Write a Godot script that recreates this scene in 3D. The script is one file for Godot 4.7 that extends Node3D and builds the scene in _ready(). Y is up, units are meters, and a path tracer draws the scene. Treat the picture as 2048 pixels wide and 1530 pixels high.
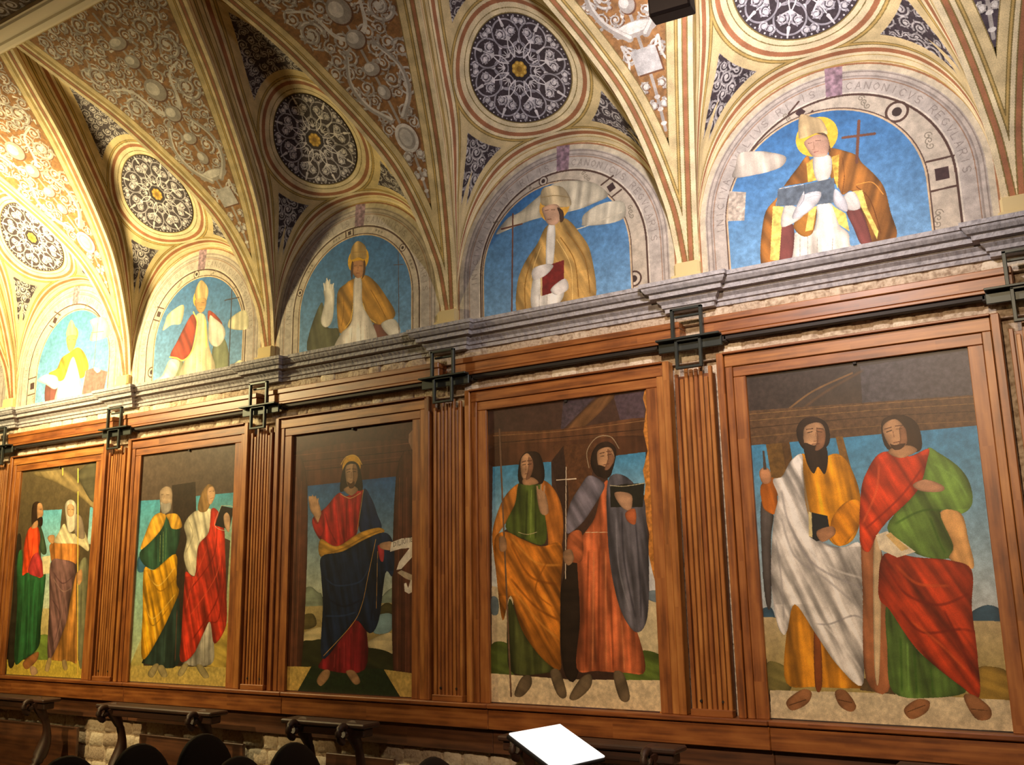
extends Node3D

# Long chapter-house wall: framed panel pictures between slatted pilasters, a stone cornice,
# painted lunettes and a groined, painted vault.  Metres, y up, wall pictures in the plane z = 0.

const PITCH := 1.6895
const APEX := 1.72          # distance of the groin apex from the wall
const HALF := 0.78          # half width of a vault cell at the wall
const CROWN := [[0.0, 4.36], [0.2, 4.47], [0.43, 4.70], [0.6, 4.88], [0.9, 5.10], [1.3, 5.28], [1.72, 5.39]]
const GROIN := [[0.0, 3.40], [0.05, 3.68], [0.1, 3.83], [0.2, 4.07], [0.35, 4.33], [0.56, 4.56], [0.8, 4.77], [1.08, 4.99], [1.35, 5.16], [1.72, 5.39]]

var mats := {}
var used := {}
var rng := RandomNumberGenerator.new()
var folds := PackedByteArray()
var crown_len := PackedFloat32Array()
var groin_len := PackedFloat32Array()

func xc(i: int) -> float:
	return -1.0626 - PITCH * (5 - i)

func xp(i: int) -> float:
	return xc(i) + PITCH * 0.5

# ---------------------------------------------------------------- scene
func _ready() -> void:
	rng.seed = 4711
	set_view_and_light()
	prepare()
	build_shell()
	build_vault()
	build_lunettes()
	build_cornice()
	build_wall_wood()
	build_panels()
	build_lower_zone()
	build_furniture()

func set_view_and_light() -> void:
	var cam := Camera3D.new()
	cam.name = "camera"
	cam.position = Vector3(0, 1.62, 5.0)
	cam.rotation = Vector3(deg_to_rad(11.8974), deg_to_rad(31.9379), deg_to_rad(-1.0598))
	cam.fov = rad_to_deg(2.0 * atan(765.0 / 1916.53))
	cam.near = 0.05
	cam.far = 60.0
	add_child(cam)
	cam.current = true
	var we := WorldEnvironment.new()
	we.name = "world_environment"
	var env := Environment.new()
	env.background_mode = Environment.BG_COLOR
	env.background_color = Color(0, 0, 0)
	env.tonemap_mode = Environment.TONE_MAPPER_LINEAR
	env.tonemap_exposure = 1.0
	env.sdfgi_enabled = true
	env.ssao_enabled = true
	env.ssil_enabled = true
	we.environment = env
	add_child(we)
	# two floodlights hung in front of the wall and two warm spots added out of view
	flood(Vector3(-1.27, 3.955, 1.66), Vector3(-1.42, 4.10, 0.0), 1.0, 4.8, Color(1.0, 0.95, 0.94), "dark floodlight hanging at the top edge before the vault")
	flood(Vector3(-7.75, 3.98, 1.75), Vector3(-7.25, 4.0, 0.0), 2.6, 20.0, Color(1.0, 0.90, 0.66), "warm floodlight hanging before the far lunettes")
	added_spotlight(Vector3(-0.5, 4.6, 6.6), Vector3(-1.7, 1.7, 0.0), 21.0, 30.0, Color(1.0, 0.85, 0.68), "added warm spotlight behind the visitor, nearer the right end")
	added_spotlight(Vector3(-6.2, 4.6, 6.6), Vector3(-6.9, 1.4, 0.0), 23.0, 24.0, Color(1.0, 0.84, 0.58), "added warm spotlight behind the visitor, nearer the far end")

func flood(at: Vector3, to: Vector3, big: float, energy: float, col: Color, label: String) -> void:
	var t := thing("floodlight", label, "lamp", at, 0.0, "floodlights hung before the vault")
	t.look_at_from_position(at, to, Vector3.UP)
	var black := plain("lamp_black", Color(0.035, 0.03, 0.045), 0.55, 0.2)
	var st := SurfaceTool.new()
	st.begin(Mesh.PRIMITIVE_TRIANGLES)
	# open-fronted housing: back plate, four cheeks
	cbox(st, Vector3(0, 0, 0.08) * big, Vector3(0.17, 0.20, 0.02) * big, 0.008)
	cbox(st, Vector3(-0.079, 0, 0.04) * big, Vector3(0.012, 0.20, 0.08) * big, 0.004)
	cbox(st, Vector3(0.079, 0, 0.04) * big, Vector3(0.012, 0.20, 0.08) * big, 0.004)
	cbox(st, Vector3(0, -0.095, 0.04) * big, Vector3(0.17, 0.012, 0.08) * big, 0.004)
	cbox(st, Vector3(0, 0.095, 0.04) * big, Vector3(0.17, 0.012, 0.08) * big, 0.004)
	put(st, "housing", black, t)
	st = SurfaceTool.new()
	st.begin(Mesh.PRIMITIVE_TRIANGLES)
	cbox(st, Vector3(0, 0, 0.03) * big, Vector3(0.14, 0.17, 0.006) * big, 0.002)
	var glow := StandardMaterial3D.new()
	glow.albedo_color = Color(0.9, 0.9, 0.85)
	glow.emission_enabled = true
	glow.emission = col
	glow.emission_energy_multiplier = 2.0
	put(st, "glowing_lens", glow, t)
	var l := AreaLight3D.new()
	l.name = "flood_beam"
	l.area_size = Vector2(0.14, 0.17) * big
	l.light_energy = energy
	l.light_color = col
	l.shadow_enabled = true
	l.area_range = 30.0
	l.position = Vector3(0, 0, 0.02 * big)
	t.add_child(l)
	# suspension rod up to the ceiling
	st = SurfaceTool.new()
	st.begin(Mesh.PRIMITIVE_TRIANGLES)
	var inv := t.global_transform.affine_inverse()
	var a := inv * (at + Vector3(0, 0.10, 0.06))
	var b := inv * Vector3(at.x, 5.41, 1.98)
	tube(st, [a, b], 0.012, 8)
	put(st, "hanging_rod", black, t)

func added_spotlight(at: Vector3, dirto: Vector3, cone: float, energy: float, col: Color, label: String) -> void:  # unseen fixture added to throw frontal light on the pictures
	var t := thing("added_spotlight", label, "lamp", at, 0.0, "added spotlights behind the visitor")
	t.look_at_from_position(at, dirto, Vector3.UP)
	var st := SurfaceTool.new()
	st.begin(Mesh.PRIMITIVE_TRIANGLES)
	cbox(st, Vector3(0, 0, 0.10), Vector3(0.24, 0.24, 0.03), 0.008)
	cbox(st, Vector3(0, 0.0, 0.40), Vector3(0.04, 0.04, 0.62), 0.006)
	put(st, "housing", plain("lamp_black", Color(0.035, 0.03, 0.045), 0.55, 0.2), t)
	st = SurfaceTool.new()
	st.begin(Mesh.PRIMITIVE_TRIANGLES)
	cbox(st, Vector3(0, 0, 0.07), Vector3(0.2, 0.2, 0.01), 0.003)
	var glow := StandardMaterial3D.new()
	glow.albedo_color = Color(0.9, 0.85, 0.8)
	glow.emission_enabled = true
	glow.emission = col
	glow.emission_energy_multiplier = 2.0
	put(st, "glowing_lens", glow, t)
	var l := SpotLight3D.new()
	l.name = "lamp_beam"
	l.spot_angle = cone
	l.spot_angle_attenuation = 1.0
	l.spot_range = 30.0
	l.spot_attenuation = 2.0
	l.light_size = 0.1
	l.light_energy = energy
	l.light_color = col
	l.shadow_enabled = true
	l.position = Vector3(0, 0, -0.08)
	t.add_child(l)

# ---------------------------------------------------------------- naming and small helpers
func numbered(called: String) -> String:
	if not used.has(called):
		used[called] = 0
		return called
	used[called] += 1
	return "%s_%03d" % [called, used[called]]

func thing(called: String, label: String, category: String, at := Vector3.ZERO, turn := 0.0, group := "") -> Node3D:
	var o := Node3D.new()
	o.name = numbered(called)
	add_child(o)
	o.position = at
	o.rotation.y = turn
	o.set_meta("label", label)
	o.set_meta("category", category)
	if group != "":
		o.set_meta("group", group)
	return o

func setting(called: String, at := Vector3.ZERO) -> Node3D:
	var o := Node3D.new()
	o.name = called
	add_child(o)
	o.position = at
	o.set_meta("kind", "structure")
	return o

func put(st: SurfaceTool, called: String, m: Material, parent: Node) -> MeshInstance3D:
	return hang(st.commit(), called, m, parent)

func hang(mesh: Mesh, called: String, m: Material, parent: Node) -> MeshInstance3D:
	var o := MeshInstance3D.new()
	o.mesh = mesh
	o.material_override = m
	o.name = called
	parent.add_child(o, true)
	return o

func fresh() -> SurfaceTool:
	var st := SurfaceTool.new()
	st.begin(Mesh.PRIMITIVE_TRIANGLES)
	return st

func quad(st: SurfaceTool, a: Vector3, b: Vector3, c: Vector3, d: Vector3, n: Vector3, grain := 1, off := Vector2.ZERO) -> void:
	# a b c d run round the face; normal n; texture runs along the grain axis
	var f := (b - a).cross(c - a)
	var order := [a, b, c, a, c, d]
	if f.dot(n) > 0.0:
		order = [a, c, b, a, d, c]
	for p in order:
		st.set_normal(n)
		st.set_uv(grain_uv(p, n, grain) + off)
		st.add_vertex(p)

func grain_uv(p: Vector3, n: Vector3, grain: int) -> Vector2:
	var along := p[grain]
	var best := 0.0
	for k in 3:
		if k != grain and absf(n[k]) < 0.9:
			best += p[k]
	return Vector2(best * 2.5, along * 0.8)

# chamfered box with flat shaded faces
func cbox(st: SurfaceTool, c: Vector3, s: Vector3, bev := 0.003, grain := 1, off := Vector2.ZERO) -> void:
	var h := s * 0.5
	bev = minf(bev, minf(h.x, minf(h.y, h.z)) * 0.8)
	var i := h - Vector3.ONE * bev
	for ax in 3:
		for sg in [-1.0, 1.0]:
			var n := Vector3.ZERO
			n[ax] = sg
			var u := (ax + 1) % 3
			var w := (ax + 2) % 3
			var pts := []
			for q in [[-1, -1], [1, -1], [1, 1], [-1, 1]]:
				var p := Vector3.ZERO
				p[ax] = sg * h[ax]
				p[u] = q[0] * i[u]
				p[w] = q[1] * i[w]
				pts.append(c + p)
			quad(st, pts[0], pts[1], pts[2], pts[3], n, grain, off)
	if bev <= 0.0:
		return
	for ax in 3:
		var u := (ax + 1) % 3
		var w := (ax + 2) % 3
		for q in [[-1, -1], [1, -1], [1, 1], [-1, 1]]:
			var pts := []
			for e in [[-1, 0], [1, 0], [1, 1], [-1, 1]]:
				var p := Vector3.ZERO
				p[ax] = e[0] * i[ax]
				p[u] = q[0] * (h[u] if e[1] == 0 else i[u])
				p[w] = q[1] * (i[w] if e[1] == 0 else h[w])
				pts.append(c + p)
			var n := Vector3.ZERO
			n[u] = q[0] * 0.7071
			n[w] = q[1] * 0.7071
			quad(st, pts[0], pts[1], pts[2], pts[3], n, grain, off)
	for sx in [-1, 1]:
		for sy in [-1, 1]:
			for sz in [-1, 1]:
				var sgn := Vector3(sx, sy, sz)
				var a := c + sgn * Vector3(h.x, i.y, i.z)
				var b := c + sgn * Vector3(i.x, h.y, i.z)
				var d := c + sgn * Vector3(i.x, i.y, h.z)
				var n := sgn.normalized()
				var o := [a, b, d]
				if (b - a).cross(d - a).dot(n) > 0.0:
					o = [a, d, b]
				for p in o:
					st.set_normal(n)
					st.set_uv(grain_uv(p, n, grain) + off)
					st.add_vertex(p)

func one_box(called: String, c: Vector3, s: Vector3, m: Material, parent: Node, bev := 0.003, grain := 1) -> MeshInstance3D:
	var st := fresh()
	cbox(st, Vector3.ZERO, s, bev, grain, Vector2(rng.randf() * 4.0, rng.randf() * 4.0))
	var o := put(st, called, m, parent)
	o.position = c
	return o

func tube(st: SurfaceTool, path: Array, r, sides := 8) -> void:
	# r is a radius or one radius for each point
	var rings := []
	for k in path.size():
		var d: Vector3
		if k == 0:
			d = path[1] - path[0]
		elif k == path.size() - 1:
			d = path[k] - path[k - 1]
		else:
			d = path[k + 1] - path[k - 1]
		d = d.normalized()
		var up := Vector3.UP if absf(d.y) < 0.9 else Vector3.RIGHT
		var u := d.cross(up).normalized()
		var w := u.cross(d)
		var rr: float = r[k] if r is Array else r
		var ring := []
		for j in sides:
			var a := TAU * j / sides
			ring.append([path[k] + (u * cos(a) + w * sin(a)) * rr, u * cos(a) + w * sin(a)])
		rings.append(ring)
	for k in rings.size() - 1:
		for j in sides:
			var j2 := (j + 1) % sides
			face4(st, rings[k][j], rings[k][j2], rings[k + 1][j2], rings[k + 1][j])
	for e in [0, rings.size() - 1]:
		var n: Vector3 = (path[0] - path[1]) if e == 0 else (path[e] - path[e - 1])
		n = n.normalized()
		for j in range(1, sides - 1):
			tri(st, rings[e][0][0], rings[e][j][0], rings[e][j + 1][0], n)

func tri(st: SurfaceTool, a: Vector3, b: Vector3, c: Vector3, n: Vector3) -> void:
	var o := [a, b, c]
	if (b - a).cross(c - a).dot(n) > 0.0:
		o = [a, c, b]
	for p in o:
		st.set_normal(n)
		st.set_uv(Vector2(p.x + p.z, p.y))
		st.add_vertex(p)

func face4(st: SurfaceTool, a: Array, b: Array, c: Array, d: Array) -> void:
	# corners as [position, normal, (uv)]
	var n: Vector3 = a[1] + b[1] + c[1] + d[1]
	var f: Vector3 = (b[0] - a[0]).cross(c[0] - a[0])
	if f.length() < 1e-12:
		f = (c[0] - a[0]).cross(d[0] - a[0])
	var order := [a, b, c, a, c, d]
	if f.dot(n) > 0.0:
		order = [a, c, b, a, d, c]
	for p in order:
		st.set_normal(p[1])
		st.set_uv(p[2] if p.size() > 2 else Vector2(p[0].x + p[0].z, p[0].y))
		st.add_vertex(p[0])

# grid of [position, uv] rows into a smooth surface whose normals look towards the room point
func sheet(st: SurfaceTool, rows: Array, towards: Vector3) -> void:
	var nr := rows.size()
	var nc: int = rows[0].size()
	var nor := []
	for r in nr:
		var line := []
		for c in nc:
			var dc: Vector3 = rows[r][mini(c + 1, nc - 1)][0] - rows[r][maxi(c - 1, 0)][0]
			var dr: Vector3 = rows[mini(r + 1, nr - 1)][c][0] - rows[maxi(r - 1, 0)][c][0]
			var n := dc.cross(dr)
			n = n.normalized() if n.length() > 1e-9 else Vector3(0, -1, 0)
			if n.dot(towards - rows[r][c][0]) < 0.0:
				n = -n
			line.append(n)
		nor.append(line)
	for r in nr - 1:
		for c in nc - 1:
			var q := []
			for k in [[r, c], [r, c + 1], [r + 1, c + 1], [r + 1, c]]:
				q.append([rows[k[0]][k[1]][0], nor[k[0]][k[1]], rows[k[0]][k[1]][1]])
			face4(st, q[0], q[1], q[2], q[3])

# ---------------------------------------------------------------- materials
func plain(key: String, col: Color, rough := 0.6, metal := 0.0) -> StandardMaterial3D:
	if mats.has(key):
		return mats[key]
	var m := StandardMaterial3D.new()
	m.albedo_color = col.linear_to_srgb()
	m.roughness = rough
	m.metallic = metal
	mats[key] = m
	return m

func ramp(cols: Array) -> Gradient:
	var g := Gradient.new()
	var o := PackedFloat32Array()
	var c := PackedColorArray()
	for k in cols.size():
		o.append(float(k) / (cols.size() - 1))
		c.append(Color(cols[k]))
	g.offsets = o
	g.colors = c
	return g

func noise_tex(freq: float, cols: Array, size := 512, sd := 1, oct := 4) -> ImageTexture:
	var n := FastNoiseLite.new()
	n.seed = sd
	n.frequency = freq
	n.fractal_octaves = oct
	var im := n.get_seamless_image(size, size)
	var g := ramp(cols)
	var lut := PackedByteArray()
	for k in 256:
		var c := g.sample(k / 255.0)
		lut.append_array(PackedByteArray([int(c.r * 255), int(c.g * 255), int(c.b * 255)]))
	var src := im.get_data()
	var dst := PackedByteArray()
	dst.resize(size * size * 3)
	for k in size * size:
		var v := src[k] * 3
		dst[k * 3] = lut[v]
		dst[k * 3 + 1] = lut[v + 1]
		dst[k * 3 + 2] = lut[v + 2]
	return ImageTexture.create_from_image(Image.create_from_data(size, size, false, Image.FORMAT_RGB8, dst))

func height_tex(freq: float, size := 512, sd := 1, oct := 5) -> ImageTexture:
	var n := FastNoiseLite.new()
	n.seed = sd
	n.frequency = freq
	n.fractal_octaves = oct
	var im := n.get_seamless_image(size, size)
	im.convert(Image.FORMAT_RGB8)
	im.bump_map_to_normal_map(6.0)
	return ImageTexture.create_from_image(im)

func wood_tex(dark: Color, mid: Color, light: Color, sd: int) -> ImageTexture:
	# fine streaks running along v with a slow drift of tone
	var w := 256
	var h := 512
	var n := FastNoiseLite.new()
	n.seed = sd
	n.frequency = 0.05
	n.fractal_octaves = 4
	var a := n.get_seamless_image(w, w).get_data()
	n.seed = sd + 7
	n.frequency = 0.012
	var b := n.get_seamless_image(w, w).get_data()
	var dst := PackedByteArray()
	dst.resize(w * h * 3)
	for y in h:
		for x in w:
			var g := a[((y >> 4) % w) * w + x] / 255.0
			var s := b[(y >> 1) * w + x] / 255.0
			var t := clampf(0.5 + (g - 0.5) * 0.9 + (s - 0.5) * 0.8, 0.0, 1.0)
			var c := dark.lerp(mid, t * 2.0) if t < 0.5 else mid.lerp(light, t * 2.0 - 1.0)
			var k := (y * w + x) * 3
			dst[k] = int(c.r * 255)
			dst[k + 1] = int(c.g * 255)
			dst[k + 2] = int(c.b * 255)
	return ImageTexture.create_from_image(Image.create_from_data(w, h, false, Image.FORMAT_RGB8, dst))

func textured(key: String, tex: Texture2D, rough := 0.7, normal: Texture2D = null, tri_scale := 0.0) -> StandardMaterial3D:
	var m := StandardMaterial3D.new()
	m.albedo_texture = tex
	m.roughness = rough
	if key.begins_with("wood"):
		m.metallic_specular = 0.75
	if normal:
		m.normal_enabled = true
		m.normal_texture = normal
		m.normal_scale = 0.8
	if tri_scale > 0.0:
		m.uv1_triplanar = true
		m.uv1_world_triplanar = true
		m.uv1_scale = Vector3.ONE * tri_scale
	mats[key] = m
	return m

func prepare() -> void:
	var n := FastNoiseLite.new()
	n.seed = 99
	n.frequency = 0.06
	n.fractal_octaves = 3
	folds = n.get_seamless_image(256, 256).get_data()
	for tab in [CROWN, GROIN]:
		var acc := PackedFloat32Array()
		var total := 0.0
		for k in 401:
			if k > 0:
				var z0: float = APEX * pow((k - 1) / 400.0, 1.5)
				var z1: float = APEX * pow(k / 400.0, 1.5)
				total += Vector2(z1 - z0, curve(tab, z1) - curve(tab, z0)).length()
			acc.append(total)
		if tab == CROWN:
			crown_len = acc
		else:
			groin_len = acc
	textured("wood", wood_tex(Color8(108, 58, 22), Color8(152, 90, 40), Color8(178, 116, 58), 3), 0.42)
	textured("wood_b", wood_tex(Color8(98, 50, 20), Color8(138, 78, 34), Color8(164, 102, 48), 17), 0.42)
	textured("wood_pale", wood_tex(Color8(122, 72, 28), Color8(168, 106, 48), Color8(192, 132, 68), 29), 0.42)
	textured("wood_dark", wood_tex(Color8(38, 20, 12), Color8(62, 33, 20), Color8(82, 46, 28), 41), 0.55)
	textured("wood_brown", wood_tex(Color8(70, 40, 24), Color8(98, 60, 36), Color8(120, 76, 46), 53), 0.5)
	var rough_n := height_tex(0.03, 512, 5)
	textured("rubble", noise_tex(0.02, ["7d6a58", "a8947e", "c8b8a2", "dccdb8", "b8a48c"], 512, 8), 0.95, rough_n, 2.2)
	textured("rubble_b", noise_tex(0.03, ["8a7868", "b8a590", "cdbda8", "a58f7a"], 512, 12), 0.95, rough_n, 2.6)
	textured("rubble_c", noise_tex(0.025, ["b0a088", "dccfb8", "ece2ce", "cdbda4"], 512, 15), 0.95, rough_n, 2.4)
	textured("cornice_stone", noise_tex(0.02, ["87858a", "a5a3a8", "b8b6ba", "98969c"], 512, 21), 0.85, rough_n, 1.6)
	textured("plaster", noise_tex(0.01, ["a08e6c", "b8a684", "c6b692", "ab9974"], 512, 25), 0.9, null, 1.2)
	textured("floor_stone", noise_tex(0.02, ["3a3029", "4a3e34", "57493d"], 512, 31), 0.45, null, 0.8)
	plain("iron", Color(0.055, 0.065, 0.062), 0.42, 0.6)
	plain("bar_black", Color(0.02, 0.016, 0.014), 0.6, 0.2)
	plain("chair_black", Color(0.008, 0.006, 0.006), 0.75)

# ---------------------------------------------------------------- vault geometry
func curve(tab: Array, z: float) -> float:
	var k := 0
	while k < tab.size() - 2 and z > tab[k + 1][0]:
		k += 1
	var x0: float = tab[k][0]
	var x1: float = tab[k + 1][0]
	var y0: float = tab[k][1]
	var y1: float = tab[k + 1][1]
	var s := (y1 - y0) / (x1 - x0)
	var m0 := s
	var m1 := s
	if k > 0:
		m0 = 0.5 * (s + (y0 - tab[k - 1][1]) / (x0 - tab[k - 1][0]))
	if k < tab.size() - 2:
		m1 = 0.5 * (s + (tab[k + 2][1] - y1) / (tab[k + 2][0] - x1))
	var h := x1 - x0
	var t := clampf((z - x0) / h, 0.0, 1.0)
	var t2 := t * t
	var t3 := t2 * t
	return (2 * t3 - 3 * t2 + 1) * y0 + (t3 - 2 * t2 + t) * h * m0 + (-2 * t3 + 3 * t2) * y1 + (t3 - t2) * h * m1

func depth(t: float) -> float:
	return APEX * pow(t, 1.5)

func half_width(z: float) -> float:
	return HALF * (1.0 - z / APEX)

func arch_shape(a: float, t: float) -> float:
	var n := 2.25 - 0.25 * t
	return pow(maxf(1.0 - pow(minf(absf(a), 1.0), n), 0.0), 1.0 / n)

# a = x / half width (-1..1), t = 0 at the wall, 1 at the apex
func cell_point(a: float, t: float) -> Vector3:
	var z := depth(t)
	var yg := curve(GROIN, z)
	var yc := maxf(curve(CROWN, z), yg)
	return Vector3(a * half_width(z), yg + (yc - yg) * arch_shape(a, t), z)

func t_of(acc: PackedFloat32Array, l: float) -> float:
	var lo := 0
	var hi := 400
	while hi - lo > 1:
		var mid := (lo + hi) >> 1
		if acc[mid] < l:
			lo = mid
		else:
			hi = mid
	var d := acc[hi] - acc[lo]
	return (lo + (clampf((l - acc[lo]) / d, 0.0, 1.0) if d > 0.0 else 0.0)) / 400.0

func len_at(acc: PackedFloat32Array, t: float) -> float:
	var f := clampf(t, 0.0, 1.0) * 400.0
	var k := mini(int(f), 399)
	return lerpf(acc[k], acc[k + 1], f - k)

# ---------------------------------------------------------------- painting with polygons
class Canvas:
	var w: int
	var h: int
	var d: PackedByteArray
	var fold: PackedByteArray
	func _init(ww: int, hh: int, f: PackedByteArray) -> void:
		w = ww
		h = hh
		fold = f
		d = PackedByteArray()
		d.resize(w * h * 3)
	func smooth(p: PackedVector2Array) -> PackedVector2Array:
		var o := PackedVector2Array()
		var n := p.size()
		for k in n:
			var a := p[(k + n - 1) % n]
			var b := p[k]
			var c := p[(k + 1) % n]
			var e := p[(k + 2) % n]
			for j in 5:
				o.append(b.cubic_interpolate(c, a, e, j / 5.0))
		return o
	func fill(p: PackedVector2Array, c1: Color, c2: Color, amp: float, ang: float, round_off: float) -> void:
		var y0 := h
		var y1 := 0
		for q in p:
			y0 = mini(y0, int(floor(q.y)))
			y1 = maxi(y1, int(ceil(q.y)))
		var ty0 := y0
		var ty1 := maxi(y1, y0 + 1)
		y0 = maxi(y0, 0)
		y1 = mini(y1, h - 1)
		var fq := 0.42 if round_off > 0.0 else 0.9
		var fl := 0.045 if round_off > 0.0 else 0.9
		var n := p.size()
		var nx := -sin(deg_to_rad(ang))
		var ny := cos(deg_to_rad(ang))
		var sx := cos(deg_to_rad(ang))
		var sy := sin(deg_to_rad(ang))
		for y in range(y0, y1 + 1):
			var yy := y + 0.5
			var xs: Array[float] = []
			for k in n:
				var a := p[k]
				var b := p[(k + 1) % n]
				if (a.y <= yy) != (b.y <= yy):
					xs.append(a.x + (yy - a.y) / (b.y - a.y) * (b.x - a.x))
			if xs.size() < 2:
				continue
			xs.sort()
			var c := c1.lerp(c2, clampf((yy - ty0) / float(ty1 - ty0), 0.0, 1.0))
			var cr := c.r * 255.0
			var cg := c.g * 255.0
			var cb := c.b * 255.0
			for k in range(0, xs.size() - 1, 2):
				var xa := maxi(int(round(xs[k])), 0)
				var xb := mini(int(round(xs[k + 1])), w)
				var span := maxf(xs[k + 1] - xs[k], 1.0)
				if round_off <= 0.0:
					for x in range(xa, xb):
						var v := 1.0 + amp * (fold[((int((x * sx + y * sy) * 0.9) & 255) << 8) | (int((x * nx + y * ny) * 0.9) & 255)] - 128) * 0.0125
						var i := (y * w + x) * 3
						d[i] = clampi(int(cr * v), 0, 255)
						d[i + 1] = clampi(int(cg * v), 0, 255)
						d[i + 2] = clampi(int(cb * v), 0, 255)
					continue
				for x in range(xa, xb):
					var pf := (x * nx + y * ny) * fq + 4096.0
					var qf := (x * sx + y * sy) * fl + 4096.0
					var p0 := int(pf)
					var q0 := int(qf)
					var fp := pf - p0
					var pa := p0 & 255
					var pb := (p0 + 1) & 255
					var qa := (q0 & 255) << 8
					var qb := ((q0 + 1) & 255) << 8
					var top := fold[qa | pa] * (1.0 - fp) + fold[qa | pb] * fp
					var low := fold[qb | pa] * (1.0 - fp) + fold[qb | pb] * fp
					var v := 1.0 + amp * (top + (low - top) * (qf - q0) - 128.0) * 0.0125
					var e := (x - xs[k]) / span * 2.0 - 1.0
					v *= 1.0 - round_off * e * e * e * e
					var i := (y * w + x) * 3
					d[i] = clampi(int(cr * v), 0, 255)
					d[i + 1] = clampi(int(cg * v), 0, 255)
					d[i + 2] = clampi(int(cb * v), 0, 255)
	func dot(x: float, y: float, r: float, c: Color) -> void:
		var cr := c.r8
		var cg := c.g8
		var cb := c.b8
		for yy in range(maxi(int(y - r), 0), mini(int(y + r) + 1, h - 1) + 1):
			var dy := yy + 0.5 - y
			if absf(dy) > r:
				continue
			var hw := sqrt(r * r - dy * dy)
			for xx in range(maxi(int(round(x - hw)), 0), mini(int(round(x + hw)), w)):
				var i := (yy * w + xx) * 3
				d[i] = cr
				d[i + 1] = cg
				d[i + 2] = cb
	func stroke(p: PackedVector2Array, r: float, c: Color, r2 := -1.0) -> void:
		var n := p.size()
		var q := PackedVector2Array()
		for k in n - 1:
			var a := p[maxi(k - 1, 0)]
			var e := p[mini(k + 2, n - 1)]
			var m := maxi(int(p[k].distance_to(p[k + 1]) / maxf(r * 0.6, 0.7)), 1)
			for j in m:
				q.append(p[k].cubic_interpolate(p[k + 1], a, e, float(j) / m))
		q.append(p[n - 1])
		for k in q.size():
			dot(q[k].x, q[k].y, r if r2 < 0.0 else lerpf(r, r2, float(k) / q.size()), c)
	# brushed fold: fades out across its width
	func brush(p: PackedVector2Array, r: float, c: Color) -> void:
		var n := p.size()
		var q := PackedVector2Array()
		for k in n - 1:
			var a := p[maxi(k - 1, 0)]
			var e := p[mini(k + 2, n - 1)]
			var m := maxi(int(p[k].distance_to(p[k + 1]) / (r * 0.35)), 1)
			for j in m:
				q.append(p[k].cubic_interpolate(p[k + 1], a, e, float(j) / m))
		q.append(p[n - 1])
		for k in q.size():
			var f := float(k) / maxf(q.size() - 1, 1.0)
			var al := 0.30 * minf(1.0, minf(f, 1.0 - f) * 6.0 + 0.15)
			for yy in range(maxi(int(q[k].y - r), 0), mini(int(q[k].y + r), h - 1) + 1):
				for xx in range(maxi(int(q[k].x - r), 0), mini(int(q[k].x + r), w - 1) + 1):
					var dd := Vector2(xx + 0.5, yy + 0.5).distance_squared_to(q[k]) / (r * r)
					if dd < 1.0:
						var t := al * (1.0 - dd) * (1.0 - dd)
						var i := (yy * w + xx) * 3
						d[i] = int(lerpf(d[i], c.r8, t))
						d[i + 1] = int(lerpf(d[i + 1], c.g8, t))
						d[i + 2] = int(lerpf(d[i + 2], c.b8, t))
	func disc(c: Vector2, rx: float, ry: float, col: Color, turn := 0.0) -> void:
		var p := PackedVector2Array()
		for k in 32:
			var a := TAU * k / 32
			p.append(c + Vector2(cos(a) * rx, sin(a) * ry).rotated(turn))
		fill(p, col, col, 0.05, 30.0, 0.0)
	func speckle(sd: int, amp: float) -> void:
		var n := FastNoiseLite.new()
		n.seed = sd
		n.frequency = 0.35
		n.fractal_octaves = 2
		var a := n.get_image(w, h).get_data()
		n.frequency = 0.018
		n.fractal_octaves = 4
		var b := n.get_image(w, h).get_data()
		for k in w * h:
			var v := 1.0 + amp * ((a[k] - 128) + (b[k] - 128)) / 128.0
			var i := k * 3
			d[i] = clampi(int(d[i] * v), 0, 255)
			d[i + 1] = clampi(int(d[i + 1] * v), 0, 255)
			d[i + 2] = clampi(int(d[i + 2] * v), 0, 255)
	func texture() -> ImageTexture:
		return ImageTexture.create_from_image(Image.create_from_data(w, h, false, Image.FORMAT_RGB8, d))
	# pictures kept as lists: ["kind colour ...", x, y, x, y ...] in thousandths of width and height
	func picture(list: Array) -> void:
		for rec in list:
			var hd: PackedStringArray = rec[0].split(" ")
			var p := PackedVector2Array()
			for k in range(1, rec.size() - 1, 2):
				p.append(Vector2(rec[k] * 0.001 * w, rec[k + 1] * 0.001 * h))
			var c := Color(hd[1])
			match hd[0]:
				"f":
					fill(smooth(p), c, c, float(hd[2]) * 0.01, float(hd[3]), 0.3)
				"p":
					fill(p, c, c, float(hd[2]) * 0.01, float(hd[3]), 0.0)
				"g":
					fill(p, c, Color(hd[2]), 0.05, 90.0, 0.0)
				"s":
					stroke(p, maxf(float(hd[2]) * 0.001 * w * 0.5, 0.8), c)
				"w":
					brush(p, maxf(float(hd[2]) * 0.001 * w * 1.5, 4.0), c)
				"d":
					var r := float(hd[2]) * 0.001 * w
					disc(p[0], r, r, c)

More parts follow.
